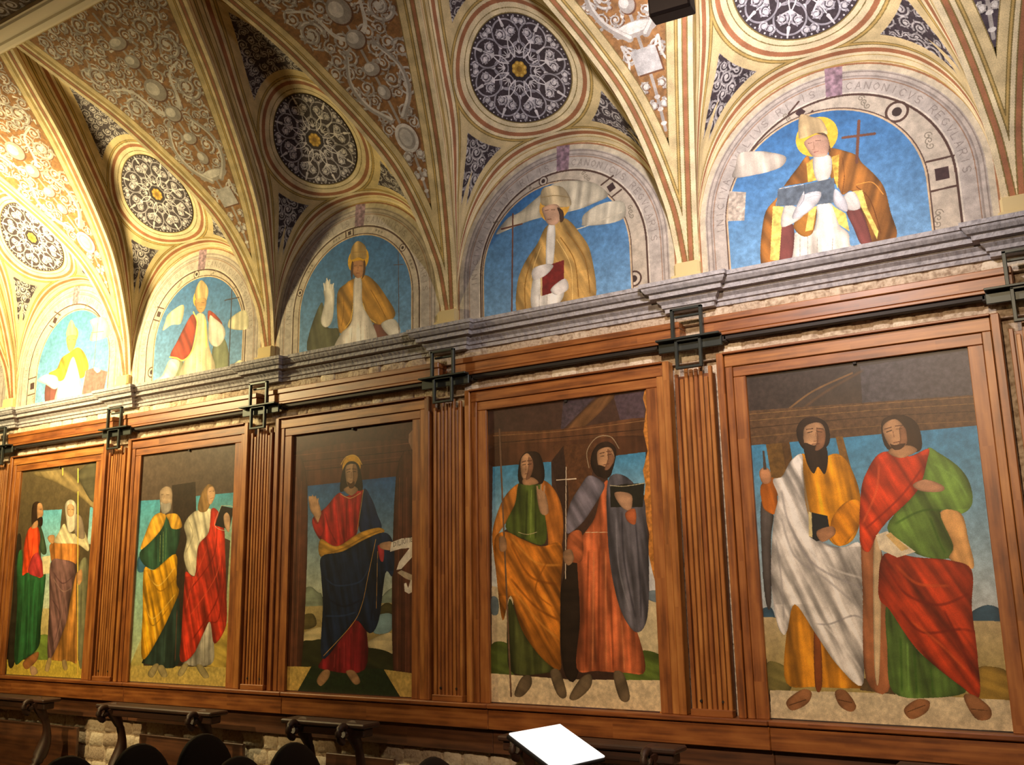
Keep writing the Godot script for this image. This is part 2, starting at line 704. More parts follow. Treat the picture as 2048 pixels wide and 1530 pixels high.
# ---------------------------------------------------------------- shell of the room
func build_shell() -> void:
	var f := setting("floor")
	one_box("floor_slab", Vector3(-4.0, -0.15, 3.6), Vector3(14.0, 0.3, 8.4), mats.floor_stone, f, 0.0)
	var wb := setting("wall_back")
	one_box("masonry", Vector3(-4.0, 2.8, -0.24), Vector3(14.0, 6.0, 0.36), mats.rubble, wb, 0.0)
	for y in [3.10, 2.88]:
		one_box("mortar_bed", Vector3(-4.4, y, -0.05), Vector3(9.2, 0.10, 0.05), mats.rubble_b, wb, 0.0, 0)
	rubble_strips(wb)
	var wl := setting("wall_left")
	one_box("plaster_face", Vector3(-10.55, 2.8, 3.6), Vector3(0.3, 6.0, 8.4), mats.plaster, wl, 0.0)
	var wr := setting("wall_right")
	one_box("plaster_face", Vector3(2.55, 2.8, 3.6), Vector3(0.3, 6.0, 8.4), mats.plaster, wr, 0.0)
	var wf := setting("wall_front")
	one_box("plaster_face", Vector3(-4.0, 2.8, 7.4), Vector3(14.0, 6.0, 0.3), mats.plaster, wf, 0.0)

# rough stones that show in the two open strips under the cornice and below the wooden ledge
func rubble_strips(wb: Node3D) -> void:
	var kinds := [mats.rubble, mats.rubble_b, mats.rubble_c]
	var shapes := []
	for k in 6:
		shapes.append(stone_mesh(k))
	# [y, height, x from, x to, mean length, proud]
	for row in [[3.10, 0.085, -8.9, 0.1, 0.19, 0.010], [2.88, 0.095, -8.9, 0.1, 0.16, 0.011],
			[0.585, 0.105, -8.6, -2.3, 0.19, 0.02], [0.475, 0.105, -8.6, -2.3, 0.17, 0.02], [0.365, 0.105, -8.6, -2.3, 0.20, 0.02], [0.255, 0.105, -8.0, -2.3, 0.18, 0.02]]:
		var x: float = row[2]
		while x < row[3]:
			var l: float = row[4] * rng.randf_range(0.6, 1.35)
			if rng.randf() < 0.12 and row[0] > 2.0:
				x += l * 0.6
				continue
			var o := hang(shapes[rng.randi() % 6], "stone", kinds[rng.randi() % 3] if row[0] > 2.0 else kinds[2 if rng.randf() < 0.7 else 1], wb)  # lower rows mostly the palest stone, brightened in place of low light
			o.position = Vector3(x + l * 0.5, row[0] + rng.randf_range(-0.006, 0.006), -0.026 if row[0] > 2.0 else -0.06)
			o.scale = Vector3(l * 1.02, row[1] * rng.randf_range(1.0, 1.06), row[5] * rng.randf_range(0.7, 1.3) * 2.0)
			x += l

func stone_mesh(k: int) -> ArrayMesh:
	# unit block with a worn, uneven face
	var r := RandomNumberGenerator.new()
	r.seed = 100 + k
	var rows := []
	for j in 5:
		var line := []
		for i in 6:
			var x := i / 5.0 - 0.5
			var y := j / 4.0 - 0.5
			var edge := (i == 0 or i == 5 or j == 0 or j == 4)
			var p := Vector3(x + (r.randf_range(-0.02, 0.02)), y + r.randf_range(-0.03, 0.03), -0.3 if edge else r.randf_range(0.18, 0.5))
			if not edge:
				p.x = x * 1.22
				p.y = y * 1.5
			line.append([p, Vector2(x, y)])
		rows.append(line)
	var st := fresh()
	sheet(st, rows, Vector3(0, 0, 20))
	return st.commit()

# ---------------------------------------------------------------- vault
const CREAM := "cdb98a"
const PALE := "ddcda6"
const TERRA := "a06a48"
const OLIVE := "7c6a3a"
const OCHRE := "b99c5c"
const INK := "3d3338"

func build_vault() -> void:
	var ceil := setting("ceiling")
	one_box("roof_slab", Vector3(-4.0, 5.72, 3.6), Vector3(14.0, 0.2, 8.4), mats.plaster, ceil, 0.0)
	var field := fresh()
	var pend_a := pendant_texture(0, "936a40")
	var pend_b := pendant_texture(1, "8e643a")
	var pend_c := pendant_texture(2, "453a42")
	var fresco_cell := fresco(cell_texture(), 0.85)
	var fresco_rose := [fresco(rose_texture(0), 0.85), fresco(rose_texture(1), 0.85)]
	var fresco_pend := [fresco(pend_a, 0.85), fresco(pend_b, 0.85), fresco(pend_c, 0.85)]
	var cell_mesh := make_cell()
	var rose_mesh := make_rose(0.335, 0.004)
	var pend_mesh := make_pendant(0)
	var band_mesh := [make_pendant(-1), make_pendant(1)]
	for i in 7:
		var cell := hang(cell_mesh, "vault_cell", fresco_cell, ceil)
		cell.position.x = xc(i)
		cell.set_meta("label", "groined vault cell with painted mouldings above a lunette")
		var rose := hang(rose_mesh, "painted_roundel", fresco_rose[1 if i == 5 else 0], cell)
		rose.set_meta("label", "dark roundel of grey scrolls around a gold flower")
	for i in range(-1, 7):
		var kind := 0
		if i == 5 or i == 6:
			kind = 2
		elif i % 2 != 0:
			kind = 1
		var pd := hang(pend_mesh, "vault_pendentive", fresco_pend[kind], ceil)
		pd.position.x = xp(i)
		pd.set_meta("label", "curved wedge of vault painted with pale ornament between striped bands")
		for b in 2:
			hang(band_mesh[b], "striped_band", fresco_pend[kind], pd)
		var st := fresh()
		cbox(st, Vector3(0, 3.365, -0.01), Vector3(0.155, 0.09, 0.10), 0.012)
		cbox(st, Vector3(0, 3.315, -0.005), Vector3(0.18, 0.03, 0.13), 0.006)
		var cb := put(st, "corbel_foot", plain("corbel_cream", Color(0.62, 0.50, 0.25), 0.8), ceil)
		cb.position.x = xp(i)
	# moulded frame along the tops of the cells, then the flat painted field
	var prof := [[1.66, 5.40], [1.665, 5.365], [1.70, 5.355], [1.735, 5.36], [1.74, 5.378], [1.775, 5.378], [1.78, 5.362], [1.845, 5.362], [1.855, 5.375], [1.87, 5.375], [1.87, 5.43]]
	var fr := fresh()
	for k in prof.size() - 1:
		var a := Vector3(-10.4, prof[k][1], prof[k][0])
		var b := Vector3(-10.4, prof[k + 1][1], prof[k + 1][0])
		var nn := Vector3(0, -(b.z - a.z), b.y - a.y).normalized()
		quad(fr, a, b, b + Vector3(12.8, 0, 0), a + Vector3(12.8, 0, 0), nn, 0)
	put(fr, "frame_moulding", plain("frame_cream", Color(0.74, 0.68, 0.54), 0.8), ceil)
	quad(field, Vector3(-10.4, 5.41, 1.86), Vector3(2.4, 5.41, 1.86), Vector3(2.4, 5.41, 7.3), Vector3(-10.4, 5.41, 7.3), Vector3.DOWN, 0)
	var fm := fresco(field_texture(), 0.9)
	fm.uv1_triplanar = true
	fm.uv1_world_triplanar = true
	fm.uv1_scale = Vector3.ONE * 1.1
	put(field, "painted_field", fm, ceil)

func fresco(tex: ImageTexture, rough: float) -> StandardMaterial3D:
	var m := StandardMaterial3D.new()
	m.albedo_texture = tex
	m.roughness = rough
	return m

func make_cell() -> ArrayMesh:
	var rows := []
	for r in 49:
		var t := r / 48.0
		var line := []
		for c in 41:
			var s := c / 40.0 * 2.0 - 1.0
			line.append([cell_point(sin(s * PI * 0.5), t), Vector2(c / 40.0, t)])
		rows.append(line)
	var st := fresh()
	sheet(st, rows, Vector3(0, 3.0, 1.2))
	return st.commit()

# side 0: the painted wedge between the bands; -1 and 1: the striped band along one groin
func make_pendant(side: int) -> ArrayMesh:
	var total := groin_len[400]
	var rows := []
	for r in 49:
		var t := r / 48.0
		var z := depth(t)
		var hw := PITCH * 0.5 - half_width(z)
		var inner := maxf(hw - 0.1585, 0.0)
		if side == 0 and inner <= 0.0:
			continue
		var l := len_at(groin_len, t)
		var line := []
		for c in 9:
			var f := c / 8.0
			var x := lerpf(-inner, inner, f) if side == 0 else lerpf(inner, hw, f) * side
			line.append([Vector3(x, curve(GROIN, z), z), Vector2(0.5 + x / 1.72, 1.0 - l / total)])
		rows.append(line)
	var st := fresh()
	sheet(st, rows, Vector3(0, 3.0, 3.0))
	return st.commit()

func rose_point(x: float, l: float) -> Vector3:
	var t := t_of(crown_len, l)
	return cell_point(x / half_width(depth(t)), t)

func make_rose(r: float, lift: float) -> ArrayMesh:
	var l0 := len_at(crown_len, pow(0.43 / APEX, 1.0 / 1.5))
	var rows := []
	for k in 13:
		var rr := r * maxf(k / 12.0, 0.001)
		var line := []
		for j in 49:
			var a := TAU * j / 48.0
			var p := rose_point(cos(a) * rr, l0 + sin(a) * rr)
			p += (Vector3(0, 4.2, 1.1) - p).normalized() * lift
			line.append([p, Vector2(0.5 + 0.5 * cos(a) * rr / r, 0.5 - 0.5 * sin(a) * rr / r)])
		rows.append(line)
	var st := fresh()
	sheet(st, rows, Vector3(0, 3.6, 1.6))
	return st.commit()

func rgb(s: String) -> PackedByteArray:
	var c := Color(s)
	return PackedByteArray([c.r8, c.g8, c.b8])

func cell_texture() -> ImageTexture:
	var w := 720
	var h := 760
	var cv := Canvas.new(w, h, folds)
	var sc := scroll_canvas(Color(INK), 5, 14, 26).d
	var cream := rgb(CREAM)
	var pale := rgb(PALE)
	var terra := rgb(TERRA)
	var olive := rgb(OLIVE)
	var ochre := rgb(OCHRE)
	var ink := rgb(INK)
	var l0 := len_at(crown_len, pow(0.43 / APEX, 1.0 / 1.5))
	var ax := PackedFloat32Array()
	var ay0 := PackedFloat32Array()
	for c in w:
		var a := sin(((c + 0.5) / w * 2.0 - 1.0) * PI * 0.5)
		ax.append(a)
		ay0.append(curve(GROIN, 0.0) + (curve(CROWN, 0.0) - curve(GROIN, 0.0)) * arch_shape(a, 0.0))
	var d := PackedByteArray()
	d.resize(w * h * 3)
	for r in h:
		var t := (r + 0.5) / h
		var z := depth(t)
		var hw := half_width(z)
		var yg := curve(GROIN, z)
		var yc := maxf(curve(CROWN, z), yg)
		var l := len_at(crown_len, t) - l0
		var n := 2.25 - 0.25 * t
		for c in w:
			var a := ax[c]
			var x := a * hw
			var y := yg + (yc - yg) * pow(maxf(1.0 - pow(absf(a), n), 0.0), 1.0 / n)
			var dx := hw - absf(x)
			var dy := y - yg
			var dg := sqrt(dx * dx + dy * dy) * 0.88
			var ex := x - a * HALF
			var ey := y - ay0[c]
			var da := sqrt(ex * ex + ey * ey + z * z)
			var dr := sqrt(x * x + l * l)
			var er := dr - 0.405
			var eg := dg - 0.128
			var ea := da - 0.062
			var e := minf(er, minf(eg, ea))
			var q := cream
			if e < 0.0:
				if er <= eg and er <= ea:
					q = pale
					if dr < 0.335:
						q = ink
					elif dr < 0.342 or (dr > 0.368 and dr < 0.373):
						q = olive
				elif eg <= ea:
					if dg > 0.112:
						q = pale
					elif dg > 0.106:
						q = olive
					elif dg < 0.03:
						q = pale
					elif dg < 0.036:
						q = terra
					elif dg < 0.058:
						q = cream
					elif dg < 0.066:
						q = olive
					elif dg < 0.074:
						q = ochre
					elif dg < 0.080:
						q = olive
				else:
					q = pale if (da > 0.008 and (da < 0.04 or da > 0.045)) else ochre
			elif e < 0.026:
				q = terra
			elif e < 0.044:
				q = pale
			elif e < 0.049:
				q = olive
			elif e < 0.060:
				q = ochre
			elif e < 0.065:
				q = olive
			elif e < 0.112 or (er > 0.22 and eg < 0.20 and ea < 0.20):
				q = cream
			else:
				var u := int((x + 4.0) * 640.0) & 511
				var v := int((l + 2.0) * 640.0) & 511
				var si := ((v << 9) | u) * 3
				q = PackedByteArray([sc[si], sc[si + 1], sc[si + 2]])
			var i := (r * w + c) * 3
			d[i] = q[0]
			d[i + 1] = q[1]
			d[i + 2] = q[2]
	cv.d = d
	cv.speckle(61, 0.12)
	return cv.texture()

func spiral(c: Vector2, r: float, from: float, turns: float, hand: float) -> PackedVector2Array:
	var p := PackedVector2Array()
	var n := int(turns * 14) + 2
	for k in n:
		var f := float(k) / (n - 1)
		var a := from + hand * f * turns * TAU
		p.append(c + Vector2(cos(a), sin(a)) * r * (1.0 - 0.86 * f))
	return p

func scroll_leaf(cv: Canvas, c: Vector2, r: float, from: float, hand: float, wd: float, light: Color, mid: Color, dark: Color) -> void:
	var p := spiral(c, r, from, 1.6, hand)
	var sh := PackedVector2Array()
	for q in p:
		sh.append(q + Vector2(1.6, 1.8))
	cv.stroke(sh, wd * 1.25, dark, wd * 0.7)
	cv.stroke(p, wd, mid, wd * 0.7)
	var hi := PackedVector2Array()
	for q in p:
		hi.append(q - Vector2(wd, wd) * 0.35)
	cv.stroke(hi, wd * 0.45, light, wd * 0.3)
	for k in 5:
		var a := from + hand * (0.2 + k * 1.15)
		var b := c + Vector2(cos(a), sin(a)) * r * (0.98 - k * 0.1)
		cv.stroke(PackedVector2Array([b, b + Vector2(cos(a + hand * 0.7), sin(a + hand * 0.7)) * r * 0.36]), wd * 0.9, mid, wd * 0.3)
	cv.dot(p[p.size() - 1].x, p[p.size() - 1].y, wd * 1.7, light)

func rose_texture(kind: int) -> ImageTexture:
	var cv := Canvas.new(512, 512, folds)
	var ink := Color(INK)
	cv.fill(PackedVector2Array([Vector2(0, 0), Vector2(512, 0), Vector2(512, 512), Vector2(0, 512)]), ink, ink, 0.12, 40, 0)
	var light := Color("cfcbce")
	var mid := Color("98949c")
	var dark := Color("241d22")
	var o := Vector2(256, 256)
	var m := 8
	for k in m:
		var a := TAU * (k + 0.5 * kind) / m
		var u := Vector2(cos(a), sin(a))
		var v := Vector2(-u.y, u.x)
		# interlaced rings, one to a petal, with a palmette in each
		var big := PackedVector2Array()
		var small := PackedVector2Array()
		for j in 33:
			var b := a + TAU * j / 32.0
			big.append(o + u * 172 + Vector2(cos(b), sin(b)) * 66)
			small.append(o + (u * 92).rotated(PI / m) + Vector2(cos(b), sin(b)) * 36)
		cv.stroke(big, 5.6, dark)
		cv.stroke(small, 4.6, dark)
		cv.stroke(big, 4.2, mid)
		cv.stroke(small, 3.4, mid)
		for j in 5:
			var b := a + (j - 2) * 0.55
			cv.stroke(PackedVector2Array([o + u * 142, o + u * 142 + Vector2(cos(b), sin(b)) * 56]), 5.5, light, 2.2)
			cv.stroke(PackedVector2Array([o + (u * 74).rotated(PI / m), o + (u * 74).rotated(PI / m) + Vector2(cos(b + PI / m), sin(b + PI / m)) * 34]), 3.6, light, 1.6)
		for s in [-1.0, 1.0]:
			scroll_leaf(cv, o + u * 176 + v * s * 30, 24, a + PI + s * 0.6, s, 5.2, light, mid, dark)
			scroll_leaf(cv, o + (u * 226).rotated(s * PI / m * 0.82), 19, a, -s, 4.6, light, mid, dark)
			cv.stroke(PackedVector2Array([o + u * 60, o + u * 100 + v * s * 14, o + u * 140 + v * s * 4]), 4.2, light, 2.6)
		cv.stroke(PackedVector2Array([o + u * 210, o + u * 246]), 8.0, light, 3.0)
		cv.stroke(PackedVector2Array([o + (u * 128).rotated(PI / m), o + (u * 176).rotated(PI / m)]), 6.5, light, 3.0)
	for k in 64:
		var a := TAU * k / 64
		cv.dot(256 + cos(a) * 249, 256 + sin(a) * 249, 4.0, mid if k % 2 else light)
	cv.disc(o, 54, 54, Color("2c2428"))
	for k in 8:
		var a := TAU * k / 8
		cv.dot(256 + cos(a) * 25, 256 + sin(a) * 25, 14, Color("b08a35"))
		cv.dot(256 + cos(a) * 29, 256 + sin(a) * 29, 6, Color("d2ae54"))
	cv.dot(256, 256, 14, Color("8d6a26"))
	cv.speckle(71 + kind, 0.14)
	return cv.texture()

func scroll_canvas(g: Color, sd: int, r0: float, r1: float) -> Canvas:
	# tile of dense leafy scrolls
	var cv := Canvas.new(512, 512, folds)
	cv.fill(PackedVector2Array([Vector2(0, 0), Vector2(512, 0), Vector2(512, 512), Vector2(0, 512)]), g, g, 0.15, 20, 0)
	var r := RandomNumberGenerator.new()
	r.seed = sd
	var y := 0.0
	while y < 540.0:
		var x := 0.0
		while x < 540.0:
			var rr := r.randf_range(r0, r1)
			scroll_leaf(cv, Vector2(x + r.randf_range(-6, 6), y + r.randf_range(-8, 8)), rr, r.randf() * TAU, 1.0 if r.randf() > 0.5 else -1.0, rr * 0.17, Color("bdb8b6"), Color("8f8a8a"), g.darkened(0.35))
			x += rr * 2.0
		y += (r0 + r1)
	return cv

func field_texture() -> ImageTexture:
	var cv := scroll_canvas(Color("5a4a3e"), 8, 20, 40)
	cv.speckle(77, 0.14)
	return cv.texture()

# painted wedge: x in metres across (1.72 m wide), l up the curve
func pendant_texture(kind: int, ground: String) -> ImageTexture:
	var total := groin_len[400]
	var k := 420.0
	var w := int(1.72 * k)
	var h := int(total * k)
	var cv := Canvas.new(w, h, folds)
	var g := Color(ground)
	cv.fill(PackedVector2Array([Vector2(0, 0), Vector2(w, 0), Vector2(w, h), Vector2(0, h)]), g, g, 0.12, 70, 0)
	var light := Color("d2cdc6")
	var mid := Color("a29b94")
	var dark := Color("6a4630") if kind < 2 else Color("241c22")
	var r := RandomNumberGenerator.new()
	r.seed = 300 + kind
	var cx := w * 0.5
	# filling of small scrolls, mirrored, wherever the wedge is wide enough
	var l := 1.25
	while l < total - 0.06:
		var hw := PITCH * 0.5 - half_width(depth(t_of(groin_len, l))) - 0.16
		var x := 0.09
		while x < hw - 0.01:
			var rr := r.randf_range(0.035, 0.065)
			var jx := x + r.randf_range(-0.01, 0.02)
			var jl := l + r.randf_range(-0.03, 0.03)
			var fr := r.randf() * TAU
			var hand := 1.0 if r.randf() > 0.5 else -1.0
			for s in [-1.0, 1.0]:
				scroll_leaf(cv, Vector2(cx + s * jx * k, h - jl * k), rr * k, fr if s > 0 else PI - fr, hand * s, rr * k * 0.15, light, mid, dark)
				for q in 3:
					var b0 := Vector2(cx + s * (jx + r.randf_range(-0.05, 0.05)) * k, h - (jl + r.randf_range(-0.06, 0.06)) * k)
					cv.stroke(PackedVector2Array([b0, b0 + Vector2(s * r.randf_range(-1, 1), r.randf_range(-1, 1)) * 16.0]), 4.2, light if q == 0 else mid, 1.2)
			x += rr * 1.85
		l += 0.108
	# the candelabrum up the middle
	var at := func(x: float, ll: float) -> Vector2: return Vector2(cx + x * k, h - ll * k)
	cv.stroke(PackedVector2Array([at.call(0, 0.78), at.call(0, 1.4), at.call(0, 2.0), at.call(0, total - 0.1)]), 4.0, mid)
	for ll in [0.82, 0.9, 0.97]:
		cv.disc(at.call(0, ll), 0.018 * k, 0.012 * k, light)
	for s in [-1.0, 1.0]:
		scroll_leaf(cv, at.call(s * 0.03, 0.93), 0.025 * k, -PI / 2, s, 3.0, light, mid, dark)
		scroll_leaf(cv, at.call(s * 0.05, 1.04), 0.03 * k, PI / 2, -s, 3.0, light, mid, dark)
	if kind == 0:
		var p := PackedVector2Array([at.call(-0.075, 1.11), at.call(0.075, 1.11), at.call(0.075, 1.25), at.call(-0.075, 1.25)])
		var sh := PackedVector2Array()
		for q in p:
			sh.append(q + Vector2(4, 4))
		cv.fill(sh, dark, dark, 0.1, 0, 0)
		cv.fill(p, Color("b9b6b4"), Color("b9b6b4"), 0.06, 0, 0)
		for s in [-1.0, 1.0]:
			cv.stroke(PackedVector2Array([at.call(s * 0.08, 1.25), at.call(s * 0.11, 1.29), at.call(s * 0.10, 1.2), at.call(s * 0.12, 1.14)]), 3.0, light)
		cv.disc(at.call(0, 1.36), 0.13 * k, 0.045 * k, mid)
		cv.disc(at.call(-0.01, 1.37), 0.11 * k, 0.03 * k, light)
	else:
		cv.disc(at.call(0.006, 1.175), 0.088 * k, 0.108 * k, dark)
		cv.disc(at.call(0, 1.18), 0.082 * k, 0.10 * k, light)
		cv.disc(at.call(0, 1.18), 0.06 * k, 0.075 * k, mid)
		cv.disc(at.call(-0.004, 1.184), 0.045 * k, 0.058 * k, Color("c6c1ba"))
		for s in [-1.0, 1.0]:
			scroll_leaf(cv, at.call(s * 0.05, 1.06), 0.035 * k, 0, s, 4.0, light, mid, dark)
	for s in [-1.0, 1.0]:
		cv.stroke(PackedVector2Array([at.call(s * 0.05, 1.32), at.call(s * 0.17, 1.45), at.call(s * 0.20, 1.62), at.call(s * 0.12, 1.78), at.call(s * 0.03, 1.84)]), 9.0, mid, 4.0)
		cv.stroke(PackedVector2Array([at.call(s * 0.045, 1.325), at.call(s * 0.16, 1.455), at.call(s * 0.19, 1.62), at.call(s * 0.115, 1.775)]), 4.0, light, 2.0)
		scroll_leaf(cv, at.call(s * 0.27, 1.98), 0.09 * k, 0.4, s, 6.0, light, mid, dark)
		cv.stroke(PackedVector2Array([at.call(s * 0.02, 1.86), at.call(s * 0.12, 1.92), at.call(s * 0.20, 2.1), at.call(s * 0.34, 2.16)]), 7.0, light, 3.0)
		scroll_leaf(cv, at.call(s * 0.36, 2.28), 0.085 * k, 2.0, -s, 5.5, light, mid, dark)
	# vases, mask and crest on the stem
	for v in [[1.5, 0.045, 0.05], [1.66, 0.06, 0.045], [1.86, 0.07, 0.06], [2.05, 0.085, 0.085], [2.28, 0.06, 0.05], [2.42, 0.08, 0.045]]:
		if v[0] < total - 0.08:
			cv.disc(at.call(0.004, v[0] - 0.006), v[1] * k * 1.08, v[2] * k * 1.08, dark)
			cv.disc(at.call(0, v[0]), v[1] * k, v[2] * k, mid)
			cv.disc(at.call(-0.012, v[0] + 0.012), v[1] * k * 0.6, v[2] * k * 0.6, light)
	# striped bands along both groins
	var pale := Color(PALE)
	var cream := Color(CREAM)
	var terra := Color(TERRA)
	var olive := Color(OLIVE)
	var sb := [[0.028, pale], [0.034, olive], [0.056, terra], [0.062, olive], [0.082, pale], [0.088, olive], [0.098, Color(OCHRE)], [0.103, olive], [0.145, cream], [0.150, olive]]
	for y in h:
		var ll := (h - y - 0.5) / k
		var hw := PITCH * 0.5 - half_width(depth(t_of(groin_len, ll)))
		var x0 := maxi(int((cx / k - hw) * k) - 2, 0)
		var x1 := mini(int((cx / k + hw) * k) + 2, w - 1)
		for x in range(x0, x1 + 1):
			var dd := (hw - absf(x + 0.5 - cx) / k) * 0.95
			var c: Color
			if ll > total - 0.06:
				c = cream
			elif dd < 0.150:
				c = cream
				for e in sb:
					if dd < e[0]:
						c = e[1]
						break
			else:
				continue
			var i := (y * w + x) * 3
			cv.d[i] = c.r8
			cv.d[i + 1] = c.g8
			cv.d[i + 2] = c.b8
	cv.speckle(80 + kind, 0.14)
	return cv.texture()

# ---------------------------------------------------------------- lunettes
const GLYPHS := {
	"A": [[0, 0, 2, 6, 4, 0], [1, 2, 3, 2]], "C": [[4, 5, 2, 6, 0, 4, 0, 2, 2, 0, 4, 1]], "D": [[0, 0, 0, 6, 3, 5, 4, 3, 3, 1, 0, 0]],
	"E": [[4, 0, 0, 0, 0, 6, 4, 6], [0, 3, 3, 3]], "G": [[4, 5, 2, 6, 0, 4, 0, 2, 2, 0, 4, 1, 4, 3, 3, 3]], "I": [[2, 0, 2, 6]],
	"L": [[0, 6, 0, 0, 4, 0]], "M": [[0, 0, 0, 6, 2, 2, 4, 6, 4, 0]], "N": [[0, 0, 0, 6, 4, 0, 4, 6]], "O": [[2, 0, 0, 2, 0, 4, 2, 6, 4, 4, 4, 2, 2, 0]],
	"R": [[0, 0, 0, 6, 3, 6, 4, 5, 3, 3, 0, 3], [2, 3, 4, 0]], "S": [[0, 1, 2, 0, 4, 1, 3, 3, 1, 3, 0, 5, 2, 6, 4, 5]], "T": [[2, 0, 2, 6], [0, 6, 4, 6]],
	"U": [[0, 6, 0, 1, 2, 0, 4, 1, 4, 6]], "V": [[0, 6, 2, 0, 4, 6]], " ": []}

func letters(cv: Canvas, text: String, place: Callable, step: float, size: float, col: Color, r: float) -> void:
	# place(s, y) gives the picture point at distance s along the line and height y above it
	for k in text.length():
		for line in GLYPHS.get(text[k], []):
			for j in range(0, line.size() - 2, 2):
				var a: Vector2 = place.call(k * step + line[j] * size / 6.0, line[j + 1] * size / 6.0)
				var b: Vector2 = place.call(k * step + line[j + 2] * size / 6.0, line[j + 3] * size / 6.0)
				var m := maxi(int(a.distance_to(b) / 0.8), 1)
				for q in m + 1:
					var p := a.lerp(b, float(q) / m)
					cv.dot(p.x, p.y, r, col)

func lunette_texture(i: int, figures: Array, shift: float, top_sky: Color, low_sky: Color, left_words: String, right_words: String) -> ImageTexture:
	var w := 720
	var h := 518
	var cv := Canvas.new(w, h, folds)
	var k := w / 1.6
	var cy := 3.59
	var px := func(x: float, y: float) -> Vector2: return Vector2((x + 0.8) * k, (4.40 - y) * k)
	var arch := func(r: float, sx: float) -> PackedVector2Array:
		var p := PackedVector2Array()
		p.append(px.call(sx - r, 3.2))
		for q in 41:
			var a := PI - PI * q / 40.0
			p.append(px.call(sx + cos(a) * r, cy + sin(a) * r))
		p.append(px.call(sx + r, 3.2))
		return p
	var full := PackedVector2Array([Vector2(0, 0), Vector2(w, 0), Vector2(w, h), Vector2(0, h)])
	cv.fill(full, Color("c4b38a"), Color("c4b38a"), 0.1, 40, 0)
	for b in [[0.772, "9a6a48"], [0.762, "c2b8a2"], [0.730, "a8a098"], [0.724, "8a7f78"], [0.718, "b3aaa2"], [0.700, "8f857e"], [0.692, "a89f99"], [0.684, "94745c"], [0.679, "b1a9a2"], [0.607, "cbc3b6"], [0.598, "4e3830"], [0.586, "b9ae9e"]]:
		cv.fill(arch.call(b[0], 0.0), Color(b[1]), Color(b[1]), 0.05, 25, 0)
	# keystone
	cv.fill(PackedVector2Array([px.call(0.0, 4.19), px.call(0.085, 4.18), px.call(0.10, 4.345), px.call(0.005, 4.36)]), Color("8d7480"), Color("8d7480"), 0.2, 40, 0)
	# soffit ornaments: panels, squares and rings
	var sr := 0.523
	var mid := func(deg: float) -> Array:
		var a := deg_to_rad(deg)
		var po := Vector2(cos(a), sin(a)) * 0.592
		var pin := Vector2(shift, 0) + Vector2(cos(a), sin(a)) * (sr + 0.012)
		return [px.call((po.x + pin.x) * 0.5, cy + (po.y + pin.y) * 0.5), po.distance_to(pin), px.call(po.x, cy + po.y), px.call(pin.x, cy + pin.y)]
	var side := 1.0 if shift <= 0.0 else -1.0
	var dark := Color("4e3830")
	for deg in [-22, 22, 66, 108, 140]:
		var a: Array = mid.call(90.0 - side * (90.0 - deg))
		if a[1] > 0.03:
			var tang := (a[3] - a[2] as Vector2).orthogonal().normalized()
			for q in 3:
				var c: Vector2 = a[0] + tang * (q - 1) * 13.0
				cv.stroke(spiral(c, a[1] * k * 0.17, q * 2.0, 1.2, 1.0 if q % 2 else -1.0), 1.1, Color("7c7466"))
	var ornaments := {5: [[2, "q"], [47, "r"], [101, "q"]], 4: [[-22, "r"], [45, "q"], [98, "r"]], 3: [[38, "r"], [95, "q"], [160, "r"]], 2: [[93, "r"], [148, "q"], [200, "r"]], 1: [[120, "q"], [190, "q"]], 0: [[150, "q"]]}
	for o in ornaments[i]:
		var a: Array = mid.call(float(o[0]))
		var r: float = a[1] * k * 0.5
		if o[1] == "r":
			cv.disc(a[0], r * 1.02, r * 1.02, dark)
			cv.disc(a[0], r * 0.80, r * 0.80, Color("c3b8aa"))
			cv.disc(a[0], r * 0.42, r * 0.42, Color("3c2d2a"))
		else:
			var dirn: Vector2 = (a[3] - a[2]).normalized()
			var tang := dirn.orthogonal()
			for s in [-1.0, 1.0]:
				cv.stroke(PackedVector2Array([a[2] + tang * r * s * 1.25, a[3] + tang * r * s * 1.25]), 2.4, dark)
			cv.fill(PackedVector2Array([a[0] + dirn * r * 0.5 + tang * r * 0.5, a[0] + dirn * r * 0.5 - tang * r * 0.5, a[0] - dirn * r * 0.5 - tang * r * 0.5, a[0] - dirn * r * 0.5 + tang * r * 0.5]), Color("3f2c2c"), Color("3f2c2c"), 0.1, 0, 0)
	cv.fill(arch.call(sr + 0.016, shift), Color("56423a"), Color("56423a"), 0.05, 0, 0)
	cv.fill(arch.call(sr + 0.010, shift), Color("c3ab8c"), Color("c3ab8c"), 0.05, 0, 0)
	cv.fill(arch.call(sr, shift), top_sky, low_sky, 0.07, 70, 0)
	# worn inscription round the archivolt
	var ring := func(start: float) -> Callable:
		return func(s: float, y: float) -> Vector2:
			var a := deg_to_rad(start) - s / 0.625
			return px.call(cos(a) * (0.622 + y), cy + sin(a) * (0.622 + y))
	letters(cv, left_words, ring.call(184.0), 0.047, 0.040, Color("857c76"), 0.9)
	letters(cv, right_words, ring.call(80.0), 0.047, 0.040, Color("857c76"), 0.9)
	cv.picture(figures)
	cv.speckle(120 + i, 0.10)
	return cv.texture()

